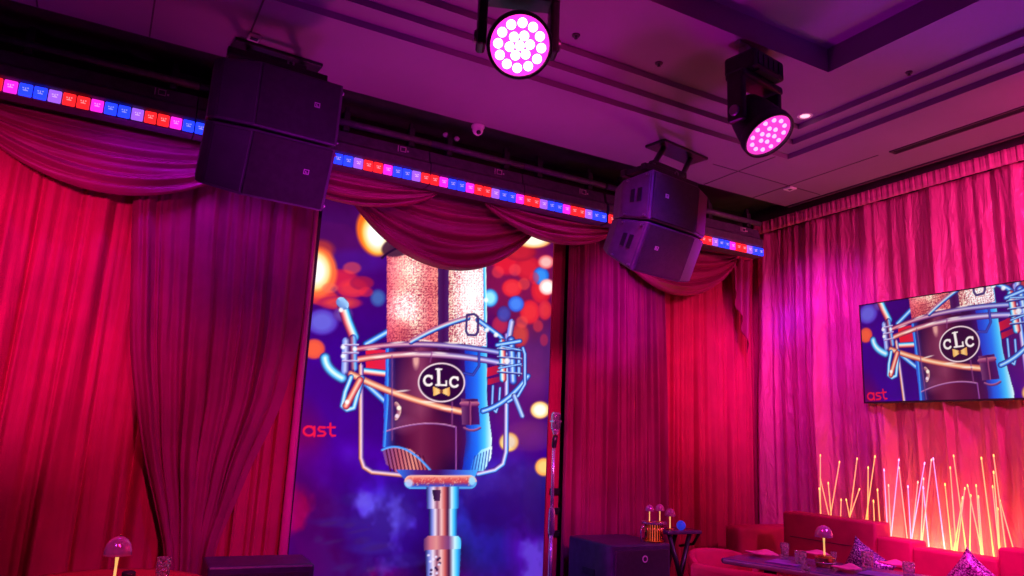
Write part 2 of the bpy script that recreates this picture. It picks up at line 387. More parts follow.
# backdrop
CAN[:] = ramp((gy-200)/370, [(70, 2, 80), (58, 0, 105), (42, 0, 110), (48, 0, 125), (62, 0, 135), (70, 0, 105)])
rs = np.random.RandomState(4)
for (x, y, rx, ry, c, a) in ((330, 232, 60, 22, (72, 8, 95), .9), (352, 262, 34, 12, (60, 20, 150), .5), (330, 380, 40, 50, (48, 0, 130), .8), (300, 470, 28, 60, (110, 0, 80), .8), (318, 530, 34, 60, (125, 0, 60), .85),
        (345, 565, 50, 24, (120, 0, 50), .7), (350, 470, 50, 28, (70, 0, 170), .7), (390, 520, 48, 46, (62, 20, 190), .85), (392, 512, 26, 22, (76, 62, 205), .85), (360, 500, 18, 7, (80, 60, 190), .7), (372, 548, 24, 6, (90, 70, 205), .7), (404, 560, 20, 7, (80, 60, 200), .7),
        (340, 522, 26, 5, (84, 70, 180), .5), (480, 520, 30, 50, (20, 70, 190), .6), (505, 520, 38, 62, (40, 20, 160), .8), (530, 545, 22, 34, (70, 10, 150), .8), (525, 485, 30, 22, (40, 30, 130), .7), (540, 500, 16, 30, (30, 60, 140), .5), (520, 400, 36, 46, (95, 20, 110), .7), (535, 350, 24, 40, (110, 40, 110), .7),
        (520, 280, 44, 50, (150, 20, 60), .7)):
    ell(x, y, rx, ry, c, a, soft=.7)
for k in range(9):
    ell(318+rs.rand()*60, 520+rs.rand()*50, 4+rs.rand()*8, 1.5+rs.rand()*2, (110, 70, 90), .5, soft=.8, ang=-.2)
# soft cloudiness
def clouds(seed, base):
    r_ = np.random.RandomState(seed); out = np.zeros(gx.shape, np.float32); amp = 1; tot = 0
    for o_ in range(5):
        n_ = base*2**o_; g_ = r_.rand(n_+2, n_+2).astype(np.float32); X_ = (gx-AX0)/AW*n_; Y_ = (gy-AY0)/AH*n_*1.0; i_ = X_.astype(int); j_ = Y_.astype(int); fx = X_-i_; fy = Y_-j_; fx = fx*fx*(3-2*fx); fy = fy*fy*(3-2*fy)
        out += amp*(g_[j_, i_]*(1-fx)*(1-fy)+g_[j_, i_+1]*fx*(1-fy)+g_[j_+1, i_]*(1-fx)*fy+g_[j_+1, i_+1]*fx*fy); tot += amp; amp *= .55
    return out/tot
cl = clouds(2, 6); low_ = np.clip((gy-440)/60, 0, 1)
CAN[:] = CAN*(1+(.9*(cl-.5)*(.6+1.2*low_))[..., None])
k_ = np.clip((cl-.56)*9, 0, 1)*low_*.55*np.clip((gx-300)/60, 0, 1); CAN[:] = CAN*(1-k_[..., None])+C3((95, 85, 205))*k_[..., None]
cl2 = clouds(9, 5); k_ = np.clip((cl2-.54)*9, 0, 1)*low_*.7; CAN[:] = CAN*(1-k_[..., None])+C3((35, 0, 95))*k_[..., None]
# out-of-focus lights
for (x, y, rx, ry, c, r_, a) in (
    (338, 278, 20, 9, (215, 30, 60), (180, 20, 70), .9), (352, 288, 16, 10, (235, 50, 60), (200, 30, 70), .9), (322, 297, 16, 8, (235, 60, 50), (200, 40, 60), .9), (340, 303, 22, 7, (220, 60, 60), (160, 20, 80), .9), (362, 283, 12, 7, (170, 20, 60), (150, 20, 70), .8),
    (322, 322, 16, 13, (105, 110, 230), (80, 50, 190), .85), (343, 314, 10, 8, (120, 90, 180), (90, 40, 140), .7), (314, 349, 11, 10, (240, 90, 50), (220, 70, 60), 1), (378, 298, 8, 9, (60, 120, 190), (40, 60, 150), .8),
    (507, 262, 14, 13, (225, 25, 50), (200, 20, 60), .95), (528, 268, 13, 12, (215, 30, 50), (190, 20, 50), .95), (520, 252, 16, 9, (200, 30, 50), (160, 20, 50), .9), (541, 290, 10, 14, (225, 35, 45), (200, 20, 50), .95), (512, 288, 10, 9, (240, 50, 60), (220, 30, 50), .95), (530, 312, 10, 12, (235, 45, 50), (215, 25, 50), .95), (545, 310, 7, 10, (230, 50, 60), (200, 30, 60), .9), (500, 325, 8, 9, (200, 40, 70), (170, 30, 80), .8), (520, 335, 9, 12, (220, 70, 50), (180, 40, 60), .8), (500, 245, 9, 7, (190, 30, 50), (160, 30, 50), .9),
    (490, 298, 8, 9, (150, 230, 255), (30, 130, 220), 1), (516, 304, 8, 8, (60, 130, 240), (30, 80, 210), 1), (504, 314, 7, 8, (50, 80, 190), (40, 50, 150), .8), (541, 276, 8, 9, (40, 140, 240), (20, 90, 210), 1), (547, 287, 8, 8, (255, 250, 245), (255, 160, 160), 1),
    (534, 240, 17, 8, (255, 250, 230), (255, 170, 80), 1), (546, 262, 8, 7, (255, 200, 190), (240, 80, 90), .9),
    (540, 410, 9.5, 8.5, (255, 252, 235), (255, 190, 90), 1), (509, 442, 9.5, 9.5, (255, 250, 200), (255, 190, 70), 1), (544, 467, 9, 9, (255, 205, 120), (250, 150, 70), 1), (530, 436, 30, 16, (170, 80, 110), (120, 40, 120), .25)):
    ell(x, y, rx, ry, c, a, soft=.25, rim=r_)
ell(374, 232, 17, 24, (255, 110, 30), 1, .2, ang=-.25); ell(376, 235, 14, 20, (255, 255, 250), 1, .25, rim=(255, 190, 60), ang=-.25)
ell(320, 250, 14, 10, (200, 60, 40), .7, .5); ell(317, 272, 20, 25, (255, 110, 50), .95, .2); ell(315, 271, 16, 20, (255, 255, 245), 1, .25, rim=(255, 205, 100))
CH = [(10, 20, 90), (60, 190, 255), (225, 250, 255), (255, 190, 170), (210, 70, 90), (60, 10, 70)]      # blue-lit chrome
SA = [(120, 20, 50), (225, 95, 95), (255, 215, 190), (235, 120, 95), (110, 20, 60)]                     # salmon-lit chrome
BL = [(10, 20, 80), (40, 110, 230), (200, 240, 255), (50, 130, 240), (15, 20, 90)]
# behind the body: clamp arms and frame rods
poly([(366, 350), (388, 350), (388, 373), (366, 371)], [(230, 25, 40), (215, 30, 70)])
stroke([(366, 344), (387, 332)], 6, BL); stroke([(363, 371), (388, 374)], 6, CH); stroke([(364, 382), (388, 404)], 6, BL)
stroke([(361, 366), (361, 458), (364, 467), (372, 472), (402, 475)], 4.5, [(40, 20, 90), (150, 110, 200), (255, 225, 215), (220, 130, 110), (60, 10, 70)])
stroke([(507, 335), (506, 452), (503, 464), (495, 470), (478, 474)], 4.5, [(10, 20, 90), (80, 150, 255), (235, 240, 255), (160, 110, 200), (30, 10, 90)])
stroke(bez([(325, 358), (326, 370), (342, 378)]), 9, [(20, 40, 120), (90, 200, 255), (245, 255, 255), (80, 190, 250), (20, 30, 110)])
poly([(487, 368), (503, 364), (503, 372), (487, 377)], [(200, 20, 50), (150, 20, 70)]); poly([(488, 379), (502, 376), (502, 381), (488, 385)], [(190, 20, 50), (120, 20, 80)])
stroke([(493, 386), (492, 408), (496, 412), (499, 404), (500, 388)], 3, BL)
# body
LB, RB = 387.5, 487
poly([(387, 345), (470, 345), (470, 452), (464, 472), (398, 472), (384, 446), (384, 400)], [(30, 90, 220), (30, 4, 60), (70, 10, 50), (130, 50, 85), (80, 14, 55), (45, 6, 50), (36, 4, 66), (60, 20, 140)])
poly([(464, 300), (487, 300), (487, 400), (492, 440), (490, 455), (470, 473), (462, 473), (466, 440)], [(15, 40, 170), (10, 70, 210), (10, 110, 240), (60, 190, 255), (235, 255, 255)])
ell(412, 395, 18, 34, (135, 55, 90), .55, .9); ell(404, 425, 12, 8, (170, 90, 130), .4, .9); ell(455, 430, 12, 30, (60, 10, 70), .6, .8); ell(416, 360, 3, 8, (255, 190, 170), .8, .9); ell(430, 440, 30, 22, (100, 15, 55), .6, .8)
stroke(bez([(384, 432), (425, 418), (455, 427)]), 1.6, [(220, 150, 190), (120, 60, 140)]); stroke([(456, 427), (456, 470)], 1.4, [(170, 90, 160), (120, 50, 150)])
stroke([(387, 348), (387, 400), (384, 446)], 3, [(70, 170, 255), (20, 80, 210)])
# ribbed vents low on the body
poly([(382, 449), (392, 446), (410, 449), (424, 460), (430, 471), (396, 472), (386, 464)], [(110, 60, 150), (190, 90, 110), (240, 150, 130), (150, 40, 60)])
for k in range(11):
    x = 386+k*3.7; stroke([(x, 449+max(0, k-4)*1.2), (x+4.5, 471)], 1.5, [(60, 5, 45), (90, 10, 50)])
stroke(bez([(382, 450), (404, 438), (431, 471)]), 2, [(40, 120, 240), (120, 190, 255)])
poly([(470, 471), (473, 460), (481, 450), (492, 446), (491, 458), (484, 471)], [(30, 110, 230), (140, 220, 255), (240, 255, 255)])
for k in range(6): stroke([(475+k*2.9, 456-k*1.2), (472+k*3, 470)], 1, [(10, 60, 170), (10, 60, 180)])
# grille
gr = reg(387, 244, 486, 346, 0); X = gx[gr]; Y = gy[gr]
base = ramp((X-387)/98, [(190, 70, 90), (235, 120, 110), (250, 190, 165), (220, 110, 110), (235, 150, 130), (255, 225, 205), (255, 245, 240), (255, 250, 255)])
cell = rs.rand(int(AH*1.2)+2, int(AW*1.2)+2).astype(np.float32)
n1 = cell[((Y-AY0)*1.2).astype(int), ((X-AX0)*1.2).astype(int)]
dark = ((np.sin(X*2.6)*.5+.5)*(np.sin(Y*2.2)*.5+.5)); low = .5+.5*np.sin(X*.11+Y*.09+1.2)*np.cos(Y*.07-X*.05)
k = np.clip(.12+1.15*n1-.45*dark+.35*(low-.5), 0, 1)[..., None]
base = base*k*1.18 + C3((130, 20, 55))*(1-k)
hot = (.6+.8*n1)*np.exp(-((X-404)**2/220+(Y-308)**2/260))+.8*np.exp(-((X-470)**2/180+(Y-290)**2/1600))+.5*np.exp(-((X-405)**2/420+(Y-268)**2/260))
base = base + C3((255, 235, 200))*np.clip(hot, 0, 1)[..., None]*.75
redz = np.exp(-((X-404)**2/120+(Y-332)**2/120)); base = base*(1-.5*redz[..., None])+C3((150, 40, 60))*.5*redz[..., None]
top = 254-9*np.sqrt(np.clip(1-((X-436)/52)**2, 0, 1)); okm = ((Y > top) & (Y < 347)).astype(np.float32)
comp(gr, np.clip(base, 0, 255), okm)
ell(399, 246, 18, 10, (70, 30, 60), .95, .15, ang=-.3); stroke(bez([(382, 258), (400, 240), (440, 243)]), 2.2, [(40, 10, 50), (30, 5, 40)])
stroke([(484.5, 262), (485.5, 330)], 3, [(255, 255, 255), (80, 220, 255), (30, 120, 220)])
poly([(438, 236), (449, 236), (449, 350), (438, 350)], [(70, 30, 90), (60, 10, 75), (75, 30, 100)])
# cradle bands, straps, clips
B2 = [(20, 20, 90), (60, 110, 220), (190, 210, 255), (90, 90, 200), (25, 15, 80)]
SAb = [(70, 10, 60), (190, 70, 110), (250, 170, 165), (170, 60, 110), (60, 10, 60)]
stroke(bez([(352, 350), (425, 336), (516, 356)]), 5, SAb, cols2=B2); stroke(bez([(355, 360), (430, 346), (514, 366)]), 5.5, SA, cols2=[(30, 20, 100), (80, 120, 230), (220, 210, 255), (110, 90, 200), (30, 10, 90)])
stroke(bez([(411, 342), (440, 325), (468, 318)]), 4.5, [(110, 60, 130), (220, 140, 160), (190, 240, 255), (30, 90, 200), (30, 10, 80)]); stroke([(478, 320), (500, 336), (513, 352)], 4.5, BL)
stroke([(467, 315), (466, 331), (468, 335), (476, 335), (478, 331), (478, 317), (474, 314), (467, 315)], 2.4, [(40, 15, 70), (70, 50, 130), (30, 10, 60)])
stroke([(479, 352), (479, 366), (473, 375), (464, 373)], 2.6, [(30, 30, 120), (60, 80, 200), (20, 10, 80)])
stroke(bez([(351, 374), (402, 400), (463, 412)]), 6, [(130, 50, 60), (235, 140, 110), (255, 225, 185), (230, 130, 100), (110, 20, 60)])
poly([(461, 399), (478, 399), (480, 425), (462, 425)], [(120, 60, 110), (60, 10, 70), (70, 20, 110)]); stroke([(462, 404), (477, 404)], 4, [(200, 110, 130), (150, 70, 120), (90, 20, 80)])
stroke(bez([(483, 411), (508, 404), (528, 376)]), 5, BL)
# clamp on the bow-tie side away from the stand, then its twin
stroke([(342, 303), (348, 322), (354, 337)], 9, CH); stroke([(341, 302), (344, 305)], 8, [(160, 210, 255), (90, 130, 200)])
stroke([(346, 341), (345, 371)], 6, [(60, 40, 120), (200, 210, 255), (90, 120, 220)]); stroke([(353, 338), (354, 368)], 6, [(40, 60, 170), (120, 200, 255), (180, 90, 120), (40, 10, 80)])
for y in (345, 353, 361): stroke([(343, y), (358, y)], 2, [(240, 230, 255), (110, 70, 150)])
stroke([(351, 377), (345, 392), (342, 406), (347, 410), (354, 408), (359, 390), (362, 378)], 4.5, [(20, 40, 130), (90, 200, 255), (230, 250, 255), (60, 150, 240), (20, 20, 90)])
stroke([(360, 380), (346, 406)], 6, SA)
stroke([(512, 322), (508, 346)], 5, [(40, 20, 90), (220, 220, 255), (80, 120, 230)]); 
stroke([(502, 342), (503, 379)], 6, CH[::-1]); stroke([(511, 340), (513, 381)], 7, [(10, 20, 90), (40, 120, 230), (210, 240, 255), (60, 100, 220), (40, 10, 90)]); stroke([(519, 350), (519, 374)], 4, BL)
for y in (349, 357, 364, 372): stroke([(498, y), (521, y+2)], 2.2, [(230, 245, 255), (30, 60, 170), (15, 10, 70)])
stroke([(497, 345), (520, 341)], 4, BL); ell(507, 361, 3, 3, (245, 250, 255), .9, .5)
stroke([(523, 348), (525, 354), (525, 384), (518, 396), (508, 402)], 3.2, BL); stroke([(501, 346), (520, 350)], 2.4, BL); stroke([(499, 368), (521, 364)], 2.6, BL)
stroke([(514, 396), (522, 416)], 4.4, [(30, 50, 150), (200, 230, 255), (110, 150, 240), (30, 10, 90)])
stroke(bez([(396, 404), (402, 410), (396, 418)]), 3.5, [(230, 180, 170), (120, 50, 90)]); ell(399, 408, 2.2, 2.2, (255, 240, 220), 1, .5); ell(397, 416, 2, 2, (240, 210, 230), 1, .5)
# foot: ring, collar, stem
poly([(396, 470), (478, 470), (474, 479), (404, 479)], [(40, 120, 240), (70, 30, 130), (60, 10, 90), (60, 80, 200), (60, 170, 255)])
stroke([(411, 482), (470, 482)], 11, [(255, 200, 180), (225, 100, 90), (190, 60, 80), (60, 60, 180), (90, 200, 255)]); ell(409, 483, 4, 4, (200, 220, 255), .8, .5); ell(472, 481, 3.5, 4.5, (150, 220, 255), .9, .5)
for k in range(170): ell(411+rs.rand()*58, 477.5+rs.rand()*8, .6, .6, (255, 200, 170) if rs.rand() < .5 else (190, 60, 70), .5, .9)
STM = [(20, 20, 80), (120, 130, 220), (235, 215, 235), (150, 80, 110), (240, 190, 190), (200, 90, 90), (70, 20, 60), (200, 235, 255), (60, 190, 255), (20, 80, 170)]
poly([(426, 487), (459, 487), (459, 509), (427, 509)], STM); poly([(429, 509), (457, 509), (457, 537), (429, 537)], STM[::1])
poly([(432, 490), (441, 490), (440, 501), (434, 501)], [(30, 10, 50), (90, 40, 90)])
poly([(424, 539), (428, 536), (458, 536), (461, 539), (461, 549), (424, 551)], [(90, 40, 100), (200, 110, 130), (220, 140, 140), (170, 80, 110), (120, 60, 120), (200, 240, 255), (60, 190, 255)])
poly([(425, 550), (461, 549), (459, 584), (427, 584)], STM)
for k in range(14): ell(428+rs.rand()*12, 553+rs.rand()*24, 1.4, 1.2, (230, 220, 255) if k % 2 else (40, 10, 60), .9, .5)
for (x, y, rx, ry, c_) in ((352, 268, 9, 6, (250, 80, 70)), (366, 292, 7, 5, (230, 40, 60)), (330, 288, 8, 5, (255, 110, 80)), (498, 272, 6, 6, (250, 60, 70)), (515, 270, 6, 6, (245, 70, 80)), (524, 284, 6, 6, (250, 70, 60)), (534, 278, 5, 6, (235, 40, 60)), (508, 250, 6, 5, (220, 40, 60)), (522, 322, 6, 6, (240, 80, 70)), (538, 326, 5, 6, (230, 50, 60)), (544, 340, 4, 6, (200, 40, 70))):
    ell(x, y, rx, ry, c_, .55, .35)
for (x0, y0, x1, y1) in ((392, 356, 392, 440), (432, 352, 430, 362), (452, 402, 452, 425)): stroke([(x0, y0), (x1, y1)], 1.8, [(170, 90, 150), (110, 40, 100)], .6)
for (x, y) in ((372, 349), (398, 342.5), (425, 340.5), (452, 343), (380, 357), (410, 353.5), (440, 353), (402, 391), (428, 402), (448, 409)): ell(x, y, 7, .9, (255, 240, 230), .75, .8, ang=-.1 if x < 425 else .08)
for (x, y) in ((343, 347), (343, 356), (355, 349), (347, 402), (341, 310), (478, 312), (496, 335), (486, 300), (487, 330)): ell(x, y, 2.2, 2.2, (255, 255, 255), .9, .7)
stroke([(470, 402), (470, 424)], 2.2, [(190, 90, 130), (60, 10, 70)]); stroke(bez([(464, 428), (472, 433), (480, 428)]), 2.4, [(200, 110, 150), (60, 20, 90)])
# oval badge with the three letters and the bow tie
ell(441.5, 382.5, 23.6, 19.8, (250, 225, 230), 1, .04); ell(441.5, 382.5, 22.2, 18.4, (34, 4, 44), 1, .04); ell(441.5, 382.5, 21.2, 17.4, (40, 4, 48), 1, .1)
W = [(245, 232, 230), (255, 245, 240)]
for cx, cy in ((428.5, 380.5), (454.5, 382)):
    stroke([(cx+4.3*math.cos(a), cy+4.8*math.sin(a)) for a in [math.radians(45+i*270/20) for i in range(21)]], 2.3, W)
    stroke([(cx+3.2, cy-4.6), (cx+3.4, cy-2)], 1.6, W)
stroke([(438.6, 369.5), (438.8, 384.5)], 3, W); stroke([(436, 369.2), (441.6, 369.2)], 1.5, W); stroke([(436, 384.9), (446.4, 385.3)], 1.8, W); stroke([(446.2, 381), (446.2, 385)], 1.6, W)
GO = [(235, 170, 80), (250, 205, 130), (225, 150, 70)]
poly([(433, 386.4), (441.5, 390.2), (441.5, 392.8), (433.4, 396)], GO); poly([(450, 387), (441.5, 390.2), (441.5, 392.8), (449.6, 396.4)], GO); ell(441.4, 391.4, 1.6, 1.9, (120, 60, 40), 1, .3)
# red lettering low in the picture
TX = [(225, 15, 55), (235, 25, 65)]
cx, cy = 309, 431
stroke([(cx+5.4*math.cos(a), cy+4.6*math.sin(a)) for a in [2*PI*i/24 for i in range(25)]], 2.4, TX); stroke([(314.4, 427), (314.4, 436)], 2.4, TX)
stroke([(325, 427.6), (319.5, 427.2), (318.4, 429.2), (320, 431), (324, 431.8), (325.4, 433.6), (324, 435.6), (318, 435.8)], 2.2, TX)
stroke([(330.4, 423.5), (330.4, 433.5), (332, 435.8), (335, 435.6)], 2.2, TX); stroke([(327.4, 427.4), (335, 427.2)], 2, TX)

LIN = np.clip(CAN/255, 0, 1); LIN = np.where(LIN <= .04045, LIN/12.92, ((LIN+.055)/1.055)**2.4).astype(np.float32)
rr_, uu_, ff_, cc_ = (np.array(v_) for v_ in (RR, UU, F, CAM))
def picture_at(x, z):
    """colour of the picture at a spot (x, z) of the video wall plane"""
    w = np.stack([x-cc_[0], np.full_like(x, 5.62)-cc_[1], z-cc_[2]], -1); d = w@ff_
    px = (512+FPX*(w@rr_)/d-AX0)*SC; py = (288-FPX*(w@uu_)/d-AY0)*SC
    px = np.clip(px, 0, AW*SC-2); py = np.clip(py, 0, AH*SC-2); i = px.astype(int); j = py.astype(int); a = (px-i)[..., None]; b_ = (py-j)[..., None]
    return LIN[j, i]*(1-a)*(1-b_)+LIN[j, i+1]*a*(1-b_)+LIN[j+1, i]*(1-a)*b_+LIN[j+1, i+1]*a*b_
def screen_mat(name, k):
    m_ = bpy.data.materials.new(name); m_.use_nodes = True; nt = m_.node_tree; b_ = nt.nodes['Principled BSDF']
    b_.inputs['Base Color'].default_value = (.01, .01, .012, 1); b_.inputs['Roughness'].default_value = .4
    at = nt.nodes.new('ShaderNodeVertexColor'); at.layer_name = 'picture'
    nt.links.new(at.outputs['Color'], b_.inputs['Emission Color']); b_.inputs['Emission Strength'].default_value = k
    return m_
def screen_mesh(name, nx, nz, place, sample, m_, parent):
    u, v = np.meshgrid(np.linspace(0, 1, nx+1), np.linspace(0, 1, nz+1)); P = place(u, v).reshape(-1, 3)
    cols = sample(u, v).reshape(-1, 3)
    idx = np.arange((nx+1)*(nz+1)).reshape(nz+1, nx+1)
    fs = np.stack([idx[:-1, :-1], idx[:-1, 1:], idx[1:, 1:], idx[1:, :-1]], -1).reshape(-1, 4)
    me = bpy.data.meshes.new(name); me.vertices.add(len(P)); me.vertices.foreach_set('co', P.astype(np.float32).ravel())
    me.loops.add(fs.size); me.loops.foreach_set('vertex_index', fs.ravel()); me.polygons.add(len(fs)); me.polygons.foreach_set('loop_start', np.arange(0, fs.size, 4)); me.update(); me.validate()
    ca = me.color_attributes.new('picture', 'FLOAT_COLOR', 'POINT'); ca.data.foreach_set('color', np.concatenate([cols, np.ones((len(cols), 1))], -1).astype(np.float32).ravel())
    me.materials.append(m_); o = bpy.data.objects.new(name, me); COL.objects.link(o); o.parent = parent
    return o
# video wall behind the curtains
SX0, SX1, SZ0, SZ1 = 1.335, 3.53, .32, 3.42
vw = thing('video_wall', 'tall lit video wall showing a studio microphone with an oval badge', 'screen', ((SX0+SX1)/2, 5.62, 0))
ox = (SX0+SX1)/2
screen_mesh('display', 340, 470, lambda u, v: np.stack([SX0+(SX1-SX0)*u-ox, np.zeros_like(u), SZ0+(SZ1-SZ0)*v], -1), lambda u, v: picture_at(SX0+(SX1-SX0)*u, SZ0+(SZ1-SZ0)*v), screen_mat('video_wall_light', 1.12), vw)
b = MB(); w = SX1-SX0
b.box((0, .05, (SZ0+SZ1)/2), (w+.10, .09, SZ1-SZ0+.1), bev=.004); b.box((-w/2-.03, -.012, (SZ0+SZ1)/2), (.055, .05, SZ1-SZ0+.1)); b.box((w/2+.03, -.012, (SZ0+SZ1)/2), (.05, .05, SZ1-SZ0+.1))
b.build('cabinet_frame', M_black, vw)
b = MB(); b.box((0, .06, .135), (w+.1, .12, .27), bev=.01); b.build('plinth', M_black, vw)
# TV on the rose drape
TY0, TY1, TZ0, TZ1, TXX = 2.685, 4.262, 1.952, 2.832, 5.905
tv = thing('wall_tv', 'wide flat TV on the rose drape repeating the microphone picture', 'television', (TXX, (TY0+TY1)/2, (TZ0+TZ1)/2))
oy, oz = (TY0+TY1)/2, (TZ0+TZ1)/2
screen_mesh('display', 360, 200, lambda u, v: np.stack([np.full_like(u, -.001), TY1-.008-(TY1-TY0-.016)*u-oy, TZ0+.014+(TZ1-TZ0-.022)*v-oz], -1),
            lambda u, v: picture_at(2.439+(3.405-(TY1-.008-(TY1-TY0-.016)*u))/.765, 1.94+(TZ0+.014+(TZ1-TZ0-.022)*v-2.401)/.89), screen_mat('tv_light', .95), tv)
b = MB(); b.box((.022, 0, 0), (.04, TY1-TY0, TZ1-TZ0), bev=.004); b.build('casing', M_black, tv)
b = MB()
for (c, d) in (((-.003, 0, -(TZ1-TZ0)/2+.007), (.012, TY1-TY0, .014)), ((-.003, 0, (TZ1-TZ0)/2-.004), (.012, TY1-TY0, .008)), ((-.003, (TY1-TY0)/2-.004, 0), (.012, .008, TZ1-TZ0)), ((-.003, -(TY1-TY0)/2+.004, 0), (.012, .008, TZ1-TZ0))): b.box(c, d)
b.build('bezel', M_blackplastic, tv)
b = MB(); b.box((.10, 0, 0), (.12, .5, .3), bev=.01); b.build('wall_bracket', M_black, tv)

# slim flat post beside the screen with three dark clasps
sp = thing('stage_side_post', 'slim flat crimson post with dark clasps at the screen edge', 'post', (3.53, 5.48, 0))
b = MB(); b.box((-.0375, .06, 1.75), (.125, .02, 3.5), bev=.004); b.build('upright', M_red, sp)
for z in (1.09, .93, .745):
    b = MB(); b.box((-.015, .04, z), (.11, .025, .055), bev=.006); b.box((.02, .02, z), (.02, .02, .03), bev=.003); b.build('clasp', M_black, sp)['label'] = 'black clasp'

# ------------------------------------------------------------------ LED bars along the stage
CC = {'R': (1, .015, .02), 'M': (1, .02, .75), 'B': (.012, .035, 1), 'V': (.40, .12, 1)}
CM = {k: mat('led_'+{'R': 'red', 'M': 'magenta', 'B': 'blue', 'V': 'violet'}[k], tuple(.3*c for c in v), .3, emit=v, estr={'B': 2.0, 'R': 1.5, 'M': 1.2, 'V': 1.05}[k]) for k, v in CC.items()}
CN = {k: mat('led_core_'+{'R': 'red', 'M': 'magenta', 'B': 'blue', 'V': 'violet'}[k], (.6, .6, .6), .3, emit=tuple(.8*c+.2 for c in v), estr=1.25, sample=False) for k, v in CC.items()}
LP = .0755
seqL = dict(zip(range(0, 15), 'RMBBVRRMBBVRRMB')); xL0 = -.775
seqM = 'MBBVRRMBBVRRMBBMRRVBBMRRVBBMRRVB'; xM0 = 1.205
seqR = 'RRVBBMRRVBB'; xR0 = 4.775
def cell_color(x):
    if x < .40: i = int(round((x-xL0)/LP)) ; return 'RMBBVRRMBBVRRMB'[i % 15] if 0 <= i < 15 else 'BMBBV'[i % 5]
    if x < xM0-LP/2: return 'RRMBBV'[int((x-.4)/LP) % 6]
    if x < 3.66: return seqM[max(0, min(len(seqM)-1, int(round((x-xM0)/LP))))]
    if x < xR0-LP/2: return 'RRMBBV'[int((x-3.66)/LP) % 6]
    return seqR[max(0, min(len(seqR)-1, int(round((x-xR0)/LP))))]
LY, LZ0, LZ1 = 5.05, 3.391, 3.468
cell_b = MB(); cell_b.box((0, 0, 0), (LP*.9, .02, LZ1-LZ0), bev=.006); proto_cell = None
cell_me = bpy.data.meshes.new('cell'); cell_b.bm.to_mesh(cell_me); cell_b.bm.free()
cm = {}; corem = {}
cb = MB(); cb.box((0, 0, -.006), (.026, .006, .005)); cb.box((0, 0, .004), (.005, .006, .016)); cb.box((-.012, 0, .008), (.008, .006, .006)); cb.box((.012, 0, .010), (.008, .006, .006))
core_me = bpy.data.meshes.new('core'); cb.bm.to_mesh(core_me); cb.bm.free()
for k in CC:
    cm[k] = cell_me.copy(); cm[k].materials.append(CM[k]); corem[k] = core_me.copy(); corem[k].materials.append(CN[k])
def led_bar(x0, n, label):
    L = n*LP; r = thing('led_bar_light', label, 'stage light', (x0+L/2, LY, 3.43), group='LED bar lights over the stage curtains')
    b = MB(); b.prism([(.012, -.045), (.012, .045), (-.002, .06), (-.002, .125), (.03, .15), (.055, .24), (.13, .25), (.13, -.045)], -L/2+.003, L/2-.003, axis='x', bev=.004); b.build('housing', M_bar, r)
    b = MB(); b.tube([(-L/2+.003, .035, .30), (L/2-.003, .035, .30)], .026, 12); b.build('rail', M_bar, r, smooth=True)
    for sx in (-1, 1):
        b = MB(); b.box((sx*(L/2-.16), .06, .315), (.05, .07, .15), bev=.008); b.box((sx*(L/2-.16), .06, .40), (.03, .03, .06)); b.build('clamp', M_black, r)
    b = MB()
    mx = L/2-.26
    for (cx_, cz, dx, dz) in ((mx, .20, .006, .05), (mx+.04, .222, .045, .005), (mx+.04, .182, .045, .005), (mx+.02, .202, .005, .042), (mx+.062, .202, .005, .042), (mx+.078, .192, .012, .012)):
        b.box((cx_, .044+(cz-.2)*.28-.004, cz), (dx, .006, dz))
    lb = b.build('printed_mark', M_mark, r); lb['label'] = 'small pale printed outline mark'
    for i in range(n):
        xx = -L/2+(i+.5)*LP; k = cell_color(x0+(i+.5)*LP)
        o = bpy.data.objects.new('led_cell', cm[k]); COL.objects.link(o); o.parent = r; o.location = (xx, .003, -.001)
        o['label'] = {'R': 'red', 'M': 'magenta', 'B': 'blue', 'V': 'violet'}[k]+' lit cell'
        c = bpy.data.objects.new('led_core', corem[k]); COL.objects.link(c); c.parent = o; c.location = (0, -.0115, 0)
    return r
xb = xL0-LP/2
names = ['lit bar of red, magenta and blue cells over the red curtain, beside the speaker pair', 'LED bar half hidden behind the speaker pair over the swept dark curtain',
         'LED bar of coloured cells above the shallow swag and screen edge', 'LED bar of coloured cells straight above the deep middle swag', 'LED bar of coloured cells running up to the corner speaker pair', 'LED bar mostly hidden behind the corner speaker pair', 'short lit bar of red and blue cells between corner speakers and rose drape']
led_bar(xb, 15, names[0]); led_bar(xb+15*LP, 11, names[1])
xm = xM0-LP/2
led_bar(xm, 11, names[2]); led_bar(xm+11*LP, 11, names[3]); led_bar(xm+22*LP, 11, names[4])
led_bar(xm+33*LP+.02, 13, names[5]); led_bar(xR0-LP/2, 11, names[6])
led_bar(xb-13*LP-.01, 13, 'LED bar farthest along the row from the rose drape, above the red curtain')

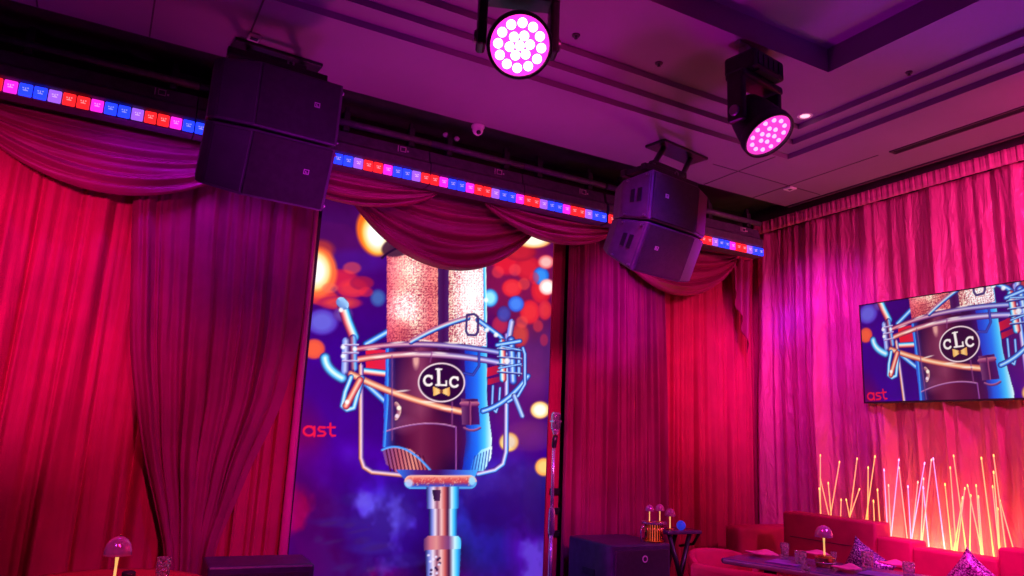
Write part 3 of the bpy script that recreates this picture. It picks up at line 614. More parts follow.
# ------------------------------------------------------------------ speakers
SW, SD, SH, SK = .68, .40, .365, math.tan(math.radians(9.5))
def wedge(b):
    for v in b.bm.verts: v.co.z *= 1 - max(0, v.co.y+SD/2)*SK/(SH/2)
    return b
def speaker(name, label, loc, rot, flip):
    r = thing(name, label, 'loudspeaker', loc, (0, 0, 0), 'hung charcoal loudspeakers')
    r.rotation_euler = rot
    s = flip; Hh = SH
    x = lambda v: v*s
    def P(pl): return pl if s > 0 else [(-a, b_) for a, b_ in pl][::-1]
    # plan: long flat grille, short facet turned back, tapering rear; local front = -y
    plan = P([(-.34, -.20), (.12, -.20), (.31, -.13), (.34, -.09), (.33, .02), (.22, .20), (-.26, .20), (-.34, .06)])
    b = MB(); b.prism(plan, -Hh/2, Hh/2, bev=.008); wedge(b).build('enclosure', M_cab, r)
    b = MB(); b.prism(P([(-.325, -.212), (.115, -.212), (.115, -.198), (-.325, -.198)]), -Hh/2+.012, Hh/2-.012, bev=.004); b.build('grille', M_grille, r)
    b = MB(); b.prism(P([(.126, -.209), (.305, -.143), (.30, -.128), (.122, -.195)]), -Hh/2+.016, Hh/2-.016, bev=.004); wedge(b).build('horn_panel', M_horn, r)
    b = MB(); cx_ = x(-.20)
    for (ax, az, dx, dz) in ((0, .012, .03, .004), (0, -.012, .03, .004), (-.0135, 0, .004, .026), (.0135, 0, .004, .026), (-.003, 0, .004, .012), (.002, -.005, .01, .004)):
        b.box((cx_+ax, -.2135, az+.02), (dx, .004, dz))
    b.build('badge', M_mark, r)['label'] = 'small pale square badge'
    b = MB(); b.box((x(-.343), -.075, 0), (.008, .22, Hh-.03), bev=.002); wedge(b).build('side_plate', M_cab, r)
    for yy in (-.11, -.05):
        b = MB(); b.box((x(-.348), yy, .01), (.006, .036, .11), bev=.002); wedge(b).build('grip_slot', M_black, r)
    for zz in (-Hh/2+.03, Hh/2-.03):
        for yy in (-.165, .0):
            b = MB(); b.lathe([(0, 0), (.009, 0), (.009, .012), (0, .012)], 10, (x(-.346), yy, zz), (-s, 0, 0)); wedge(b).build('rigging_pin', M_steel, r)
    return r
def speaker_pair(loc, rz, t1, t2, flip, l1, l2, zs=1):
    loc = Vector(loc); r1 = Euler((t1, 0, rz)); r2 = Euler((t2, 0, rz))
    speaker('hanging_speaker', l1, loc, r1, flip).scale.z = zs
    hinge = loc + r1.to_matrix() @ Vector((0, -SD/2-.014, -SH*zs/2-.010))
    speaker('hanging_speaker', l2, hinge - r2.to_matrix() @ Vector((0, -SD/2-.014, SH*zs/2+.010)), r2, flip).scale.z = zs
def fly(name, label, loc, rz, top, off):
    r = thing(name, label, 'rigging frame', loc, (0, 0, rz)); ox_, oy_ = off
    b = MB(); b.box((0, -.06, 0), (.56, .04, .045), bev=.005); b.box((0, .12, 0), (.56, .04, .045), bev=.005); b.box((-.24, .04, 0), (.05, .22, .03)); b.box((.24, .04, 0), (.05, .22, .03)); b.box((0, .05, .04), (.34, .16, .06), bev=.01); b.build('bar', M_black, r)
    for sx in (-.17, .17):
        b = MB(); b.tube([(sx, .10, .03), (sx+ox_*.3, .10+oy_*.3, .08), (sx+ox_, .10+oy_, top-.02)], .022, 10); b.build('strut', M_black, r, smooth=True)
    b = MB(); b.box((ox_*.6, .10+oy_*.6, .08+(top-.1)*.43), (.40, .05, .05), bev=.008); b.build('cross_bar', M_black, r)
    b = MB(); b.box((ox_, .10+oy_, top-.012), (.56, .20, .022), bev=.004); b.build('ceiling_plate', M_black, r)
    b = MB(); b.tube([(.05, -.06, .02), (.05, -.06, .045), (.065, -.06, .055), (.08, -.06, .045), (.08, -.06, .02)], .006, 8); b.build('shackle', M_steel, r, smooth=True)
    return r
LS, RS = Vector((.64, 4.14, 3.285)), Vector((3.195, 3.78, 3.09))
rzL, rzR = math.radians(4), math.radians(10)
speaker_pair(LS, rzL, math.radians(4), math.radians(22), -1, 'upper charcoal loudspeaker of the pair hung over the swept dark curtain', 'lower charcoal loudspeaker of the pair hung over the swept dark curtain')
speaker_pair(RS, rzR, math.radians(6), math.radians(25), 1, 'upper charcoal loudspeaker of the corner pair hung between screen and rose drape', 'lower tilted charcoal loudspeaker of the corner pair between screen and rose drape', zs=.9)
fly('hanging_rigging', 'dark rigging bar braced to the ceiling over the dark curtain speaker pair', LS+Vector((0, -.02, .235)), rzL, H-LS.z-.235, (.12, .45))
fly('hanging_rigging', 'dark rigging bar braced to the ceiling over the corner speaker pair', RS+Vector((0, -.02, .215)), rzR, H-RS.z-.215, (.80, .42))

# ------------------------------------------------------------------ moving heads
def moving_head(label, disc, dirv, ztop, estr, col, rad=.142, k=1.0, ledr=.023):
    d = Vector(dirv).normalized(); disc = Vector(disc); piv = disc - d*.15*k
    r = thing('moving_head_wash', label, 'stage light', (piv.x, piv.y, ztop), group='moving head wash lights')  # moving head wash fixture
    dz = (piv.z - ztop)/k; r.scale = (k, k, k)
    yv = Vector((-d.y, d.x, 0)).normalized()           # yoke axis
    ang = math.atan2(yv.y, yv.x)
    hd = MB(); hd.lathe([(0, -.16), (.07, -.155), (.10, -.12), (.125, -.04), (.142, .06), (.150, .13), (.150, .150), (.140, .152), (.138, .138), (0, .138)], 36, (0, 0, dz), d)
    head = hd.build('head', M_blackplastic, r, smooth=True, auto=40)
    b = MB(); b.lathe([(.150, .10), (.155, .11), (.155, .150), (.150, .156), (.144, .155), (.143, .14)], 40, (0, 0, dz), d); b.build('front_ring', M_black, head, smooth=True, auto=40)
    face = mat('head_face_'+str(int(estr)), (.3, .02, .2), .3, emit=col, estr=2.0 if estr > 8 else 1.0)
    led = mat('head_led_'+str(int(estr)), (.8, .5, .7), .2, emit=tuple(.62*c+.38*w_ for c, w_ in zip(col, (1, .75, .95))), estr=estr)
    b = MB(); b.lathe([(0, .1395), (rad, .1395), (rad, .136)], 40, (0, 0, dz), d); b.build('lens_plate', face, head)
    t = Vector((0, 0, 1)); u = d.cross(t).normalized(); w_ = d.cross(u)
    spots = [(0, 0)] + [(.048*math.cos(a), .048*math.sin(a)) for a in [2*PI*i/6+.2 for i in range(6)]] + [(.102*math.cos(a), .102*math.sin(a)) for a in [2*PI*i/12 for i in range(12)]]
    for (a, c) in spots:
        b = MB(); b.lathe([(ledr, .138), (ledr*.97, .145), (ledr*.65, .151), (0, .153)], 14, Vector((0, 0, dz))+u*a+w_*c, d); b.build('led_lens', led, head, smooth=True)
    for k in range(10):
        a = 2*PI*k/10
        pass
    b = MB()
    for s in (-1, 1):
        b.box((s*.175, 0, dz+.09), (.045, .11, .30), bev=.014)
    b.box((0, 0, dz+.225), (.395, .13, .05), bev=.014)
    bo = b.build('yoke', M_black, r, rot=(0, 0, ang))
    for s in (-1, 1): MB().lathe([(0, 0), (.034, 0), (.03, .012), (0, .014)], 16, (s*.198, 0, dz), (s, 0, 0)).build('pivot_cap', M_steel, r, rot=(0, 0, ang), smooth=True, auto=40)
    b = MB(); b.box((0, 0, dz+.315), (.30, .21, .12), bev=.018); b.box((0, 0, dz+.258), (.2, .2, .02)); b.build('base', M_blackplastic, r, rot=(0, 0, ang))
    b = MB()
    for i in range(5): b.box((-.10+i*.05, -.107, dz+.315), (.03, .006, .07))
    b.build('heat_fins', M_black, r, rot=(0, 0, ang))
    b = MB()
    for s in (-1, 1): b.box((s*.09, 0, dz+.40), (.04, .06, .06), bev=.006); 
    b.box((0, 0, dz+.437), (.32, .035, .02), bev=.004)
    b.build('clamp', M_steel, r, rot=(0, 0, ang))
    if -dz-.44 > .02:
        b = MB(); b.tube([(0, 0, dz+.44), (0, 0, -.001)], .024, 12); b.lathe([(0, -.012), (.06, -.012), (.06, 0), (0, 0)], 20); b.build('drop_pole', M_black, r, smooth=True, auto=40)
    b = MB(); b.tube([(.1, .06, dz+.37), (.17, .08, dz+.44), (.12, .05, min(-.02, dz+.55)), (.03, .02, -.01)], .006, 6); b.build('cable', M_black, r, smooth=True)
    return r, disc, d
disc1 = dep(520, 46, 3.45); toC = (CAM-disc1).normalized()
moving_head('wash light with white-hot lamps above the microphone picture', disc1, toC + Vector((0, 0, -.05)) + RR*.10 - UU*.12, H+.30, 9, (1, .03, .55))
disc2 = dep(769, 136, 4.55); toC2 = (CAM-disc2).normalized()
moving_head('dimmer magenta wash light tilted down, above the corner speakers', disc2, toC2*math.cos(.88)+(RR*.66-UU*.75).normalized()*math.sin(.88), H+3*ST-.001, 2, (1, .05, .62), k=1.08, ledr=.0125)

# ------------------------------------------------------------------ small ceiling fittings
def pt(x, y, z): return on(x, y, 2, z)
p = pt(805, 116, H+3*ST)
r = thing('downlight', 'small lit round ceiling downlight beside the dimmer wash light', 'ceiling light', p)
b = MB(); b.lathe([(.035, 0), (.055, -.004), (.058, -.001), (.058, .004)], 24); b.build('trim_ring', M_white, r, smooth=True)
b = MB(); b.lathe([(0, -.002), (.036, -.002)], 24); b.build('lamp', mat('warm_lamp', (.9, .7, .7), .3, emit=(1, .45, .5), estr=1.6), r)
for (x, y, s, lab) in ((576, 35, .7, 'dark ceiling sprinkler beside the brighter wash light'), (659, 63, .7, 'dark ceiling sprinkler midway between the two wash lights'), (909, 72, .6, 'dark ceiling sprinkler near the linear air slot')):
    p = pt(x, y, H+3*ST); r = thing('sprinkler', lab, 'sprinkler', p + Vector((0, 0, -.0005)), group='ceiling sprinklers')
    b = MB(); b.lathe([(0, -.01), (.035*s, -.008), (.038*s, 0), (0, 0)], 20); b.build('rosette', M_trim, r, smooth=True)
    b = MB(); b.lathe([(0, -.026), (.012, -.025), (.012, -.023), (.005, -.021), (.005, -.005), (0, -.005)], 12); b.build('nozzle', M_black, r, smooth=True)
p = pt(860, 44, H+.19); 
p = pt(478, 126, H); r = thing('dome_camera', 'small white dome security camera on the ceiling over the screen', 'security camera', p)
b = MB(); b.lathe([(0, -.025), (.045, -.025), (.052, -.015), (.052, 0), (0, 0)], 24); b.build('mount', M_white, r, smooth=True, auto=40)
b = MB(); b.lathe([(.045, -.025), (.042, -.045), (.034, -.062), (.018, -.074), (0, -.078)], 24); b.build('housing', M_white, r, smooth=True)
b = MB(); b.lathe([(0, 0), (.018, 0), (.016, .01), (0, .014)], 16, Vector((0, 0, -.05))+(CAM-Vector(p)).normalized()*.036+Vector((.008, 0, 0)), (CAM-Vector(p)).normalized()); b.build('lens', M_black, r, smooth=True)
for (x, y, lab) in ((446, 131, 'small round spot fitting further from the dome camera'), (457, 135, 'small round spot fitting next to the dome camera')):
    p = pt(x, y, H); r = thing('mini_spotlight', lab, 'spotlight', p, group='mini spot fittings by the dome camera')
    b = MB(); b.lathe([(0, -.02), (.008, -.02), (.008, 0), (0, 0)], 10); b.build('stalk', M_black, r)
    b = MB(); b.lathe([(0, -.052), (.014, -.05), (.022, -.04), (.024, -.03), (.016, -.018), (0, -.014)], 16); b.build('lamp_head', M_white, r, smooth=True)
p = pt(254, 36, H); r = thing('motion_sensor', 'small white square sensor on the ceiling above the speaker pair', 'sensor', p, (0, 0, .1))
b = MB(); b.box((0, 0, -.012), (.075, .075, .024), bev=.008); b.build('casing', M_white, r)
b = MB(); b.box((0, -.012, -.026), (.045, .03, .006), bev=.002); b.build('window', M_trim, r)
p = pt(790, 188, H); r = thing('emergency_light', 'small pale square fitting on the ceiling by the room corner', 'ceiling light', p)  # emergency light fitting, left unlit
b = MB(); b.box((0, 0, -.008), (.085, .085, .016), bev=.004); b.build('casing', M_white, r)
b = MB(); b.box((0, 0, -.017), (.03, .03, .004)); b.build('lens', M_trim, r)
r = thing('air_slot', 'long dark linear air slot in the ceiling beside the rose drape', 'air vent', (5.29, 2.0, H))
b = MB(); b.box((-.035, 0, -.004), (.012, 2.9, .01)); b.box((.035, 0, -.004), (.012, 2.9, .01)); b.box((0, 1.45, -.004), (.08, .012, .01)); b.box((0, -1.45, -.004), (.08, .012, .01)); b.build('slot_frame', M_trim, r)
b = MB(); b.box((0, 0, -.002), (.058, 2.88, .003)); b.build('slot_void', mat('void_black', (.004, .004, .004), .9, noise=.1), r)

# ------------------------------------------------------------------ furniture: subs, tables, lamps
def subwoofer(label, loc, rz, w, d, h, badge):
    r = thing('subwoofer', label, 'subwoofer', loc, (0, 0, rz), 'floor subwoofers')
    b = MB(); b.box((0, 0, h/2+.02), (w, d, h-.04), bev=.015); b.build('enclosure', M_sub, r)
    b = MB(); b.box((0, -d/2-.004, h/2+.02), (w-.06, .02, h-.12), bev=.006); b.build('grille', M_grille, r)
    for sx in (-1, 1):
        for sy in (-1, 1):
            b = MB(); b.lathe([(0, 0), (.03, 0), (.026, .03), (0, .03)], 12, (sx*(w/2-.07), sy*(d/2-.07), -.001)); b.build('foot', M_black, r)
    for sx in (-1, 1):
        b = MB(); b.box((sx*(w/2+.001), 0, h*.7), (.006, .16, .05), bev=.002); b.build('handle_slot', M_black, r)
    if badge:
        b = MB()
        b.lathe([(.017, .0), (.026, .0), (.026, .004), (.017, .004)], 20, (badge[0], -d/2-.014, badge[1]), (0, -1, 0)); b.build('badge', M_mark, r)['label'] = 'small pale round badge'
    return r
# corner sub: near edge measured at (612,549)
subwoofer('dark indigo subwoofer on the floor under the dark curtain, beside the bar table', (3.785, 4.985, 0), 0, .57, .58, .765, (.02, .66))
subwoofer('dark indigo subwoofer on the floor in front of the swept dark curtain', (.985, 4.86, 0), math.radians(-3), .60, .38, .725, None)

# lamp
def make_lamp(label, loc, s=1.0, base=True):
    r = thing('table_lamp', label, 'lamp', loc, group='mushroom table lamps'); r.scale = (s, s, s)
    b = MB(); b.lathe([(0, 0), (.05, 0), (.052, .006), (.046, .012), (.012, .018), (0, .018)], 24); b.build('base', M_brass, r, smooth=True, auto=50)
    b = MB(); b.lathe([(.007, .015), (.006, .10), (.0095, .165), (0, .167)], 14); b.build('stem', M_stem, r, smooth=True)['label'] = 'glowing amber stem'
    b = MB(); b.lathe([(.062, .150), (.064, .152), (.062, .178), (.054, .205), (.038, .226), (.018, .237), (0, .240)], 28); b.lathe([(.0605, .150), (.059, .178), (.051, .203), (.036, .222), (0, .235)], 28)
    b.build('shade', M_shade, r, smooth=True)['label'] = 'pearly violet dome shade'
    b = MB(); b.lathe([(0, .239), (.006, .240), (.006, .246), (0, .249)], 10); b.build('finial', M_brass, r, smooth=True)
    return r

def make_glass(name, label, loc, h=.10, rb=.03, rt=.037, s=1):
    r = tag(MB().lathe([(0, 0), (rb, 0), (rb*1.06, h*.3), (rt, h*.75), (rt*.97, h), (rt*.91, h), (rt*.93, h*.75), (rb*.96, h*.3), (rb*.85, .012), (0, .012)], 11).build(name, M_glass, loc=loc), label, 'glass', 'drinking glasses on the tables')
    return r

# small round table with red cloth
rt = thing('round_table', 'small round table under a red cloth at the picture edge', 'table', (.17, 4.14, 0))
RT = .43
b = MB(); b.lathe([(0, .72), (RT-.01, .72), (RT, .727), (RT, .743), (RT-.012, .75), (0, .75)], 48); b.build('tabletop', M_table, rt, smooth=True, auto=50)
b = MB(); b.lathe([(.035, .03), (.03, .1), (.03, .72)], 20); b.build('pedestal', M_black, rt, smooth=True)
b = MB(); b.lathe([(0, 0), (.27, 0), (.27, .012), (.05, .035), (0, .035)], 32); b.build('foot_plate', M_black, rt, smooth=True, auto=50)
b = MB()
b.grid(lambda u, v: ((RT+.006+.05*max(0, v-.4)*(1+.5*math.sin(18*2*PI*u))) * min(1, v/.4) * math.cos(2*PI*u), (RT+.006+.05*max(0, v-.4)*(1+.5*math.sin(18*2*PI*u))) * min(1, v/.4) * math.sin(2*PI*u), .7535-(0 if v < .42 else (v-.42)/.58*.24)), 144, 20)
o = b.build('tablecloth', M_redcloth, smooth=True, loc=(.17, 4.14, 0)); tag(o, 'plain red cloth draped over the small round table', 'tablecloth')
make_lamp('violet dome lamp with glowing stem on the red-clothed round table', Vector((dep(117, 538, 3.72).x, 4.06, .754)), .95)
g = on(159, 577, 2, .754); make_glass('tumbler', 'cut glass tumbler on the red-clothed round table', (g.x, g.y-.14, .754), h=.115, rb=.03, rt=.034)
g = on(121, 578, 2, .754)
o = MB().lathe([(0, 0), (.03, 0), (.032, .028), (.026, .034), (0, .036)], 20).build('candle_holder', M_blackplastic, smooth=True, loc=(g.x+.03, g.y-.02, .754)); tag(o, 'tiny dark candle holder beside the lamp on the red cloth', 'candle holder')

# bar table and things by the corner sub
bt = thing('bar_table', 'small dark bar table with crossed legs in the stage corner', 'table', (4.46, 5.10, 0))
b = MB(); b.box((0, 0, .805), (.38, .28, .03), bev=.01); b.build('tabletop', M_table, bt)
for s in (-1, 1):
    b = MB(); b.tube([(-.14*s-.03, -.10, 0), (-.02, -.10+.01*s, .42), (.11*s-.03, -.10, .79)], [.02, .022, .02], 10); b.build('leg', M_black, bt, smooth=True)
    b = MB(); b.tube([(-.14*s, .10, 0), (0, .10+.01*s, .42), (.11*s, .10, .79)], [.02, .022, .02], 10); b.build('leg', M_black, bt, smooth=True)
b = MB(); b.tube([(.17, -.12, .79), (.17, -.05, .70), (.17, .12, .66)], .012, 8); b.build('brace', M_black, bt, smooth=True)
lp = on(670, 530, 1, 5.06); make_lamp('dome lamp standing on the dark bar table', Vector((lp.x, 5.06, .821)), .72)
q = on(678.5, 527, 1, 5.02)
o = MB().lathe([(0, -.04), (.018, -.036), (.034, -.02), (.04, 0), (.034, .02), (.018, .036), (0, .04)], 20).build('glass_ball', mat('blue_ball', (.03, .06, .6), .15, noise=.4, nscale=12, emit=(.03, .06, 1), estr=.4), smooth=True, loc=(q.x+.01, 5.0, .860)); tag(o, 'glowing blue ball beside the lamp on the bar table', 'ball light')
c = on(653, 541, 1, 4.93)
ds = thing('drum_stand', 'gold fluted drum stand on the corner subwoofer carrying two lamps', 'stand', (3.99, 4.80, .766))
b = MB()
for k in range(22):
    a = 2*PI*k/22; b.tube([(.066*math.cos(a), .066*math.sin(a), .012), (.066*math.cos(a), .066*math.sin(a), .135)], .0075, 6)
b.build('fluted_sleeve', M_brass, ds, smooth=True)
b = MB(); b.lathe([(0, .008), (.055, .008), (.055, .138), (0, .138)], 24); b.build('glow_core', mat('amber_core', (.6, .2, .1), .4, emit=(1, .16, .06), estr=.7), ds)['label'] = 'warm red glowing core'
b = MB(); b.lathe([(0, 0), (.078, 0), (.078, .01), (0, .012)], 28); b.build('foot_ring', M_brass, ds, smooth=True, auto=40)
b = MB(); b.lathe([(0, .136), (.10, .136), (.103, .142), (.103, .152), (.098, .15), (0, .146)], 28); b.build('tray', M_chrome, ds, smooth=True, auto=40)
b = MB(); b.tube([(-.10, 0, .12), (-.125, 0, .11), (-.13, 0, .09), (-.125, 0, 0.004)], .006, 8); b.build('tap', M_chrome, ds, smooth=True)
make_lamp('small dome lamp at the screen side of the gold drum stand', Vector((3.945, 4.80, .914)), .56)
make_lamp('small dome lamp at the bar table side of the gold drum stand', Vector((4.045, 4.795, .914)), .58)

# microphone on its stand
ms = thing('microphone_stand', 'tall silver stage microphone stand in front of the screen edge', 'microphone stand', (3.195, 5.06, 0))
b = MB(); b.lathe([(0, 0), (.14, 0), (.145, .012), (.05, .03), (.018, .045), (0, .045)], 32); b.build('round_base', M_black, ms, smooth=True, auto=40)
b = MB(); b.tube([(0, 0, .04), (0, 0, .86)], .0165, 14); b.build('lower_tube', M_chrome, ms, smooth=True)
b = MB(); b.lathe([(.017, .80), (.027, .82), (.027, .96), (.02, 1.0), (.014, 1.0)], 18); b.build('clutch', M_chrome, ms, smooth=True, auto=40)
b = MB(); b.tube([(0, 0, .98), (0, 0, 1.47)], .0135, 12); b.build('upper_tube', M_chrome, ms, smooth=True)
b = MB(); b.tube([(0, 0, 1.46), (0, -.005, 1.50), (-.002, -.02, 1.55)], [.018, .02, .022], 12); b.build('clip', M_black, ms, smooth=True)
mc = thing('microphone', 'vintage style chrome microphone on top of the silver stand', 'microphone', (3.19, 5.035, 1.574)); mc.scale = (1.18, 1.18, 1.18)
b = MB(); b.box((0, 0, .075), (.062, .052, .125), bev=.022, seg=4); b.build('capsule_grille', M_chrome, mc, smooth=True)
for k in range(5):
    b = MB(); b.box((-.02+k*.01, -.0265, .075), (.004, .006, .095), bev=.0015); b.build('rib', M_black, mc)
b = MB(); b.box((0, 0, .075), (.067, .057, .014), bev=.006); b.build('band', M_chrome, mc)
b = MB(); b.lathe([(0, -.012), (.017, -.012), (.019, .0), (.024, .014), (0, .016)], 16); b.build('swivel', M_chrome, mc, smooth=True, auto=40)

# ------------------------------------------------------------------ sofas along the rose drape
def soft_box(name, c, d, m_, parent, bev=.05, rot=None):
    return MB().box(c, d, rot=rot, bev=bev, seg=4).build(name, m_, parent, smooth=True)
def sofa(label, y0, y1, top, xb, depth=.44, thick=.20, seat=.45, m_=None):
    L = abs(y1-y0); r = thing('banquette_sofa', label, 'sofa', (xb, (y0+y1)/2, 0), group='red banquette seats along the rose drape')
    m_ = m_ or M_sofa
    soft_box('backrest', (0, 0, (top+.25)/2), (thick, L-.001, top-.25), m_, r, .022)
    soft_box('seat', (-depth/2-.02, 0, seat-.08), (depth-.03, L-.012, .16), m_, r, .05)
    MB().box((-depth/2+.06, 0, .20), (depth+.04, L-.03, .24), bev=.01).build('plinth', M_trim, r)
    b = MB(); b.box((-.102, 0, top-.2), (.006, L-.16, .004)); b.build('seam', M_trim, r)
    for s in (-1, 1):
        for t in (-.05, -depth+.06):
            MB().lathe([(0, 0), (.02, 0), (.024, .09), (0, .09)], 12, (t, s*(L/2-.1), 0)).build('leg', M_black, r)
    return r
sofa('tall-backed dark red banquette seat behind the laid table lamp', 3.831, 4.72, 1.0, 5.45)
sofa('lower red banquette seat beside the tall one, behind the violet sequin cushion', 3.541, 3.829, .90, 5.45)
sofa('low bright red banquette seat behind the mauve peaked cushion', 2.941, 3.539, .862, 5.45)
sofa('dark red banquette seat nearest the picture edge', 2.10, 2.939, .945, 5.45)
# corner unit along the stage
r = thing('corner_sofa', 'dark red low corner sofa under the rose drape end', 'sofa', (5.55, 5.15, 0))
soft_box('backrest', (0, 0, .54), (.74, .2, .58), M_sofa, r, .045); soft_box('seat', (-.02, -.23, .37), (.66, .26, .16), M_sofa, r, .05); MB().box((0, -.13, .2), (.68, .42, .24), bev=.01).build('plinth', M_trim, r)
for s in (-1, 1):
    for t in (-.33, .03): MB().lathe([(0, 0), (.02, 0), (.024, .09), (0, .09)], 12, (s*.28, t, 0)).build('leg', M_black, r)

# planter trough with glowing reeds
pl = thing('planter_trough', 'long black planter trough between sofa and rose drape', 'planter', (5.755, 3.79, 0))
b = MB()
for (c, d) in (((0, 0, .03), (.24, 1.98, .06)), ((-.11, 0, .33), (.02, 1.98, .66)), ((.11, 0, .33), (.02, 1.98, .66)), ((0, .98, .33), (.24, .02, .66)), ((0, -.98, .33), (.24, .02, .66))): b.box(c, d, bev=.003)
b.build('trough', M_reedwood, pl)
MB().box((0, 0, .60), (.2, 1.94, .04)).build('gravel_bed', mat('gravel', (.15, .12, .1), .9, noise=.6, nscale=60, bump=.8, bscale=80), pl)
reeds = [(90,110,90,365),(90,215,125,365),(85,260,92,365),(125,235,137,365),(175,140,138,360),(182,310,180,372),(205,310,217,372),(253,125,222,370),(263,262,226,368),(302,165,300,380),(332,115,295,375),(325,315,328,385),(343,265,352,390),(372,175,388,455),(392,245,400,440),(438,130,405,455),(438,165,472,460),(478,250,490,465),(522,230,500,430),(552,145,497,465),(546,255,570,510),(547,215,536,470),(582,130,545,450),(590,125,640,520),(642,240,672,525),(665,165,692,528),(680,112,735,525),(730,258,695,525),(720,300,684,520),(742,245,806,545),(756,290,752,530),(780,245,802,530),(790,295,810,550),(803,122,858,550),(857,110,915,550),(857,185,888,550),(853,250,884,550),(885,310,945,525),(876,350,886,552)]
reeds.sort(key=lambda q: q[0])
RC3 = {'amber': (1, .42, .13), 'rose': (1, .36, .34), 'violet': (.80, .34, .95), 'gold': (1, .52, .12)}
RM = {k: mat('reed_'+k, (.8, .5, .3), .3, emit=v, estr=1.0, noise=.03) for k, v in RC3.items()}
RTm = {k: mat('reed_tip_'+k, (.9, .6, .3), .3, emit=v, estr=2.2, noise=.03) for k, v in {'amber': (1, .5, .1), 'rose': (1, .4, .3), 'violet': (.7, .35, 1), 'gold': (1, .6, .12)}.items()}
for i, (ax_, ay_, bx_, by_) in enumerate(reeds):
    S_ = 992/224.
    xx = 5.755 + ((i*37) % 7-3)*.018
    top = on(800+ax_/S_, 430+ay_/S_, 0, xx); bot = on(800+bx_/S_, 430+by_/S_, 0, xx)
    dvec = (bot-top)/(bot.z-top.z); z0 = .626; foot = top + dvec*(z0-top.z)
    px_ = ax_
    cn = 'amber' if px_ < 300 and i % 3 else ('gold' if px_ < 345 else ('violet' if 360 < px_ < 600 and i % 2 else ('rose' if px_ < 640 else ('gold' if i % 3 == 0 else 'amber'))))
    lean = (top.y-foot.y); hz = top.z-foot.z
    lw = 'leaning to the corner' if lean > .05 else ('leaning off the corner' if lean < -.05 else 'upright')
    hw = 'tall' if hz > .78 else ('short' if hz < .5 else 'middling')
    r = thing('light_reed', f'{hw} {cn} glowing reed {lw}, {ordinal(i+1)} tip counting from the room corner', 'light reed', foot, group='glowing light reeds behind the sofas')
    v = top-foot
    MB().tube([(0, 0, 0), v*.5, v*.985], [.0058, .005, .0042], 6).build('stem', RM[cn], r, smooth=True)
    MB().lathe([(0, -.004), (.0048, 0), (.0052, .010), (.0035, .018), (0, .020)], 8, v*.985, tuple(v.normalized())).build('tip', RTm[cn], r, smooth=True)['label'] = 'brighter tip'

# ------------------------------------------------------------------ laid table and tub chairs
A = Vector((4.03, 4.12)); e1 = Vector((.30, -.954)).normalized(); e2 = Vector((.954, .30)).normalized()
TL, TW = 1.22, .60
tc2 = A + e1*TL/2 + e2*TW/2; trz = math.atan2(e1.y, e1.x)
dt = thing('dining_table', 'dark glossy dining table laid for guests in front of the sofas', 'table', (tc2.x, tc2.y, 0), (0, 0, trz))
MB().box((0, 0, .73), (TL, TW, .035), bev=.015, seg=3).build('tabletop', M_table, dt)
b = MB(); b.box((0, -TW/2+.004, .724), (TL-.04, .02, .03), bev=.008); b.box((0, TW/2-.004, .724), (TL-.04, .02, .03), bev=.008); b.box((-TL/2+.004, 0, .724), (.02, TW-.04, .03), bev=.008); b.box((TL/2-.004, 0, .724), (.02, TW-.04, .03), bev=.008); b.build('edge_band', M_tableedge, dt)
for sx in (-1, 1):
    b = MB(); b.tube([(sx*.38, 0, .03), (sx*.38, 0, .71)], .045, 16); b.build('leg', M_black, dt, smooth=True)
    b = MB(); b.box((sx*.38, 0, .015), (.1, .45, .03), bev=.01); b.build('foot', M_black, dt)
TZ = .7485
def ont(x, y, z=TZ): return on(x, y, 2, z)
make_lamp('violet dome lamp on a brass pot in the middle of the laid table', Vector((0, 0, 0)), 1.0)
lampo = [o for o in bpy.data.objects if o.name.startswith('table_lamp') and o.location.length < 1e-6][0]
lpos = ont(825, 567)
pot = thing('brass_pot', 'round brass pot under the lamp on the laid table', 'pot', (lpos.x, lpos.y, TZ))
MB().lathe([(0, 0), (.052, 0), (.06, .01), (.063, .05), (.066, .062), (.06, .066), (.05, .06), (0, .058)], 28).build('bowl', M_brass, pot, smooth=True, auto=50)
MB().lathe([(.0635, .028), (.067, .031), (.0635, .034)], 28).build('band', M_chrome, pot, smooth=True)
lampo.location = (lpos.x, lpos.y, TZ+.0655); lampo.scale = (.92, .92, .86)
for (x, y, h, rb, rt_, lab) in ((785, 557, .10, .026, .033, 'clear tumbler at the stage end of the laid table'), (801, 565, .09, .034, .040, 'wide clear tumbler between the stage-end tumbler and the brass pot'), (834, 562, .07, .018, .022, 'small clear shot glass behind the brass pot'), (868, 567, .10, .034, .04, 'clear tumbler in front of the violet sequin cushion'), (806, 572.5, .04, .025, .03, 'low glass dish at the near table edge in front of the wide tumbler'), (909, 573, .07, .036, .04, 'clear tumbler in front of the low bright red seat')):
    g = ont(x, y); make_glass('tumbler', lab, (g.x, g.y, TZ), h, rb, rt_)
def napkin(label, x, y, w, d, rz, m_=M_napkin):
    g = ont(x, y); b = MB()
    b.grid(lambda u, v: ((u-.5)*w, (v-.5)*d, .012+.010*math.sin(5*u+2)*math.sin(4*v+1)+.012*(1-abs(2*u-1))), 16, 16)
    o = b.build('napkin', m_, smooth=True, loc=(g.x, g.y, TZ+.014), rot=(0, 0, rz)); o.modifiers.new('thickness', 'SOLIDIFY').thickness = .01
    return tag(o, label, 'napkin', 'pink napkins on the laid table')
napkin('pink napkin at the stage end of the laid table', 762, 556.5, .20, .13, trz)
napkin('pink napkin behind the brass pot', 815, 556.5, .20, .11, trz)
napkin('wide pink napkin between the brass pot and the tumbler by the cushion', 847, 571.5, .15, .14, trz)
napkin('pink napkin beyond the last tumbler of the laid table', 893, 567, .16, .12, trz)
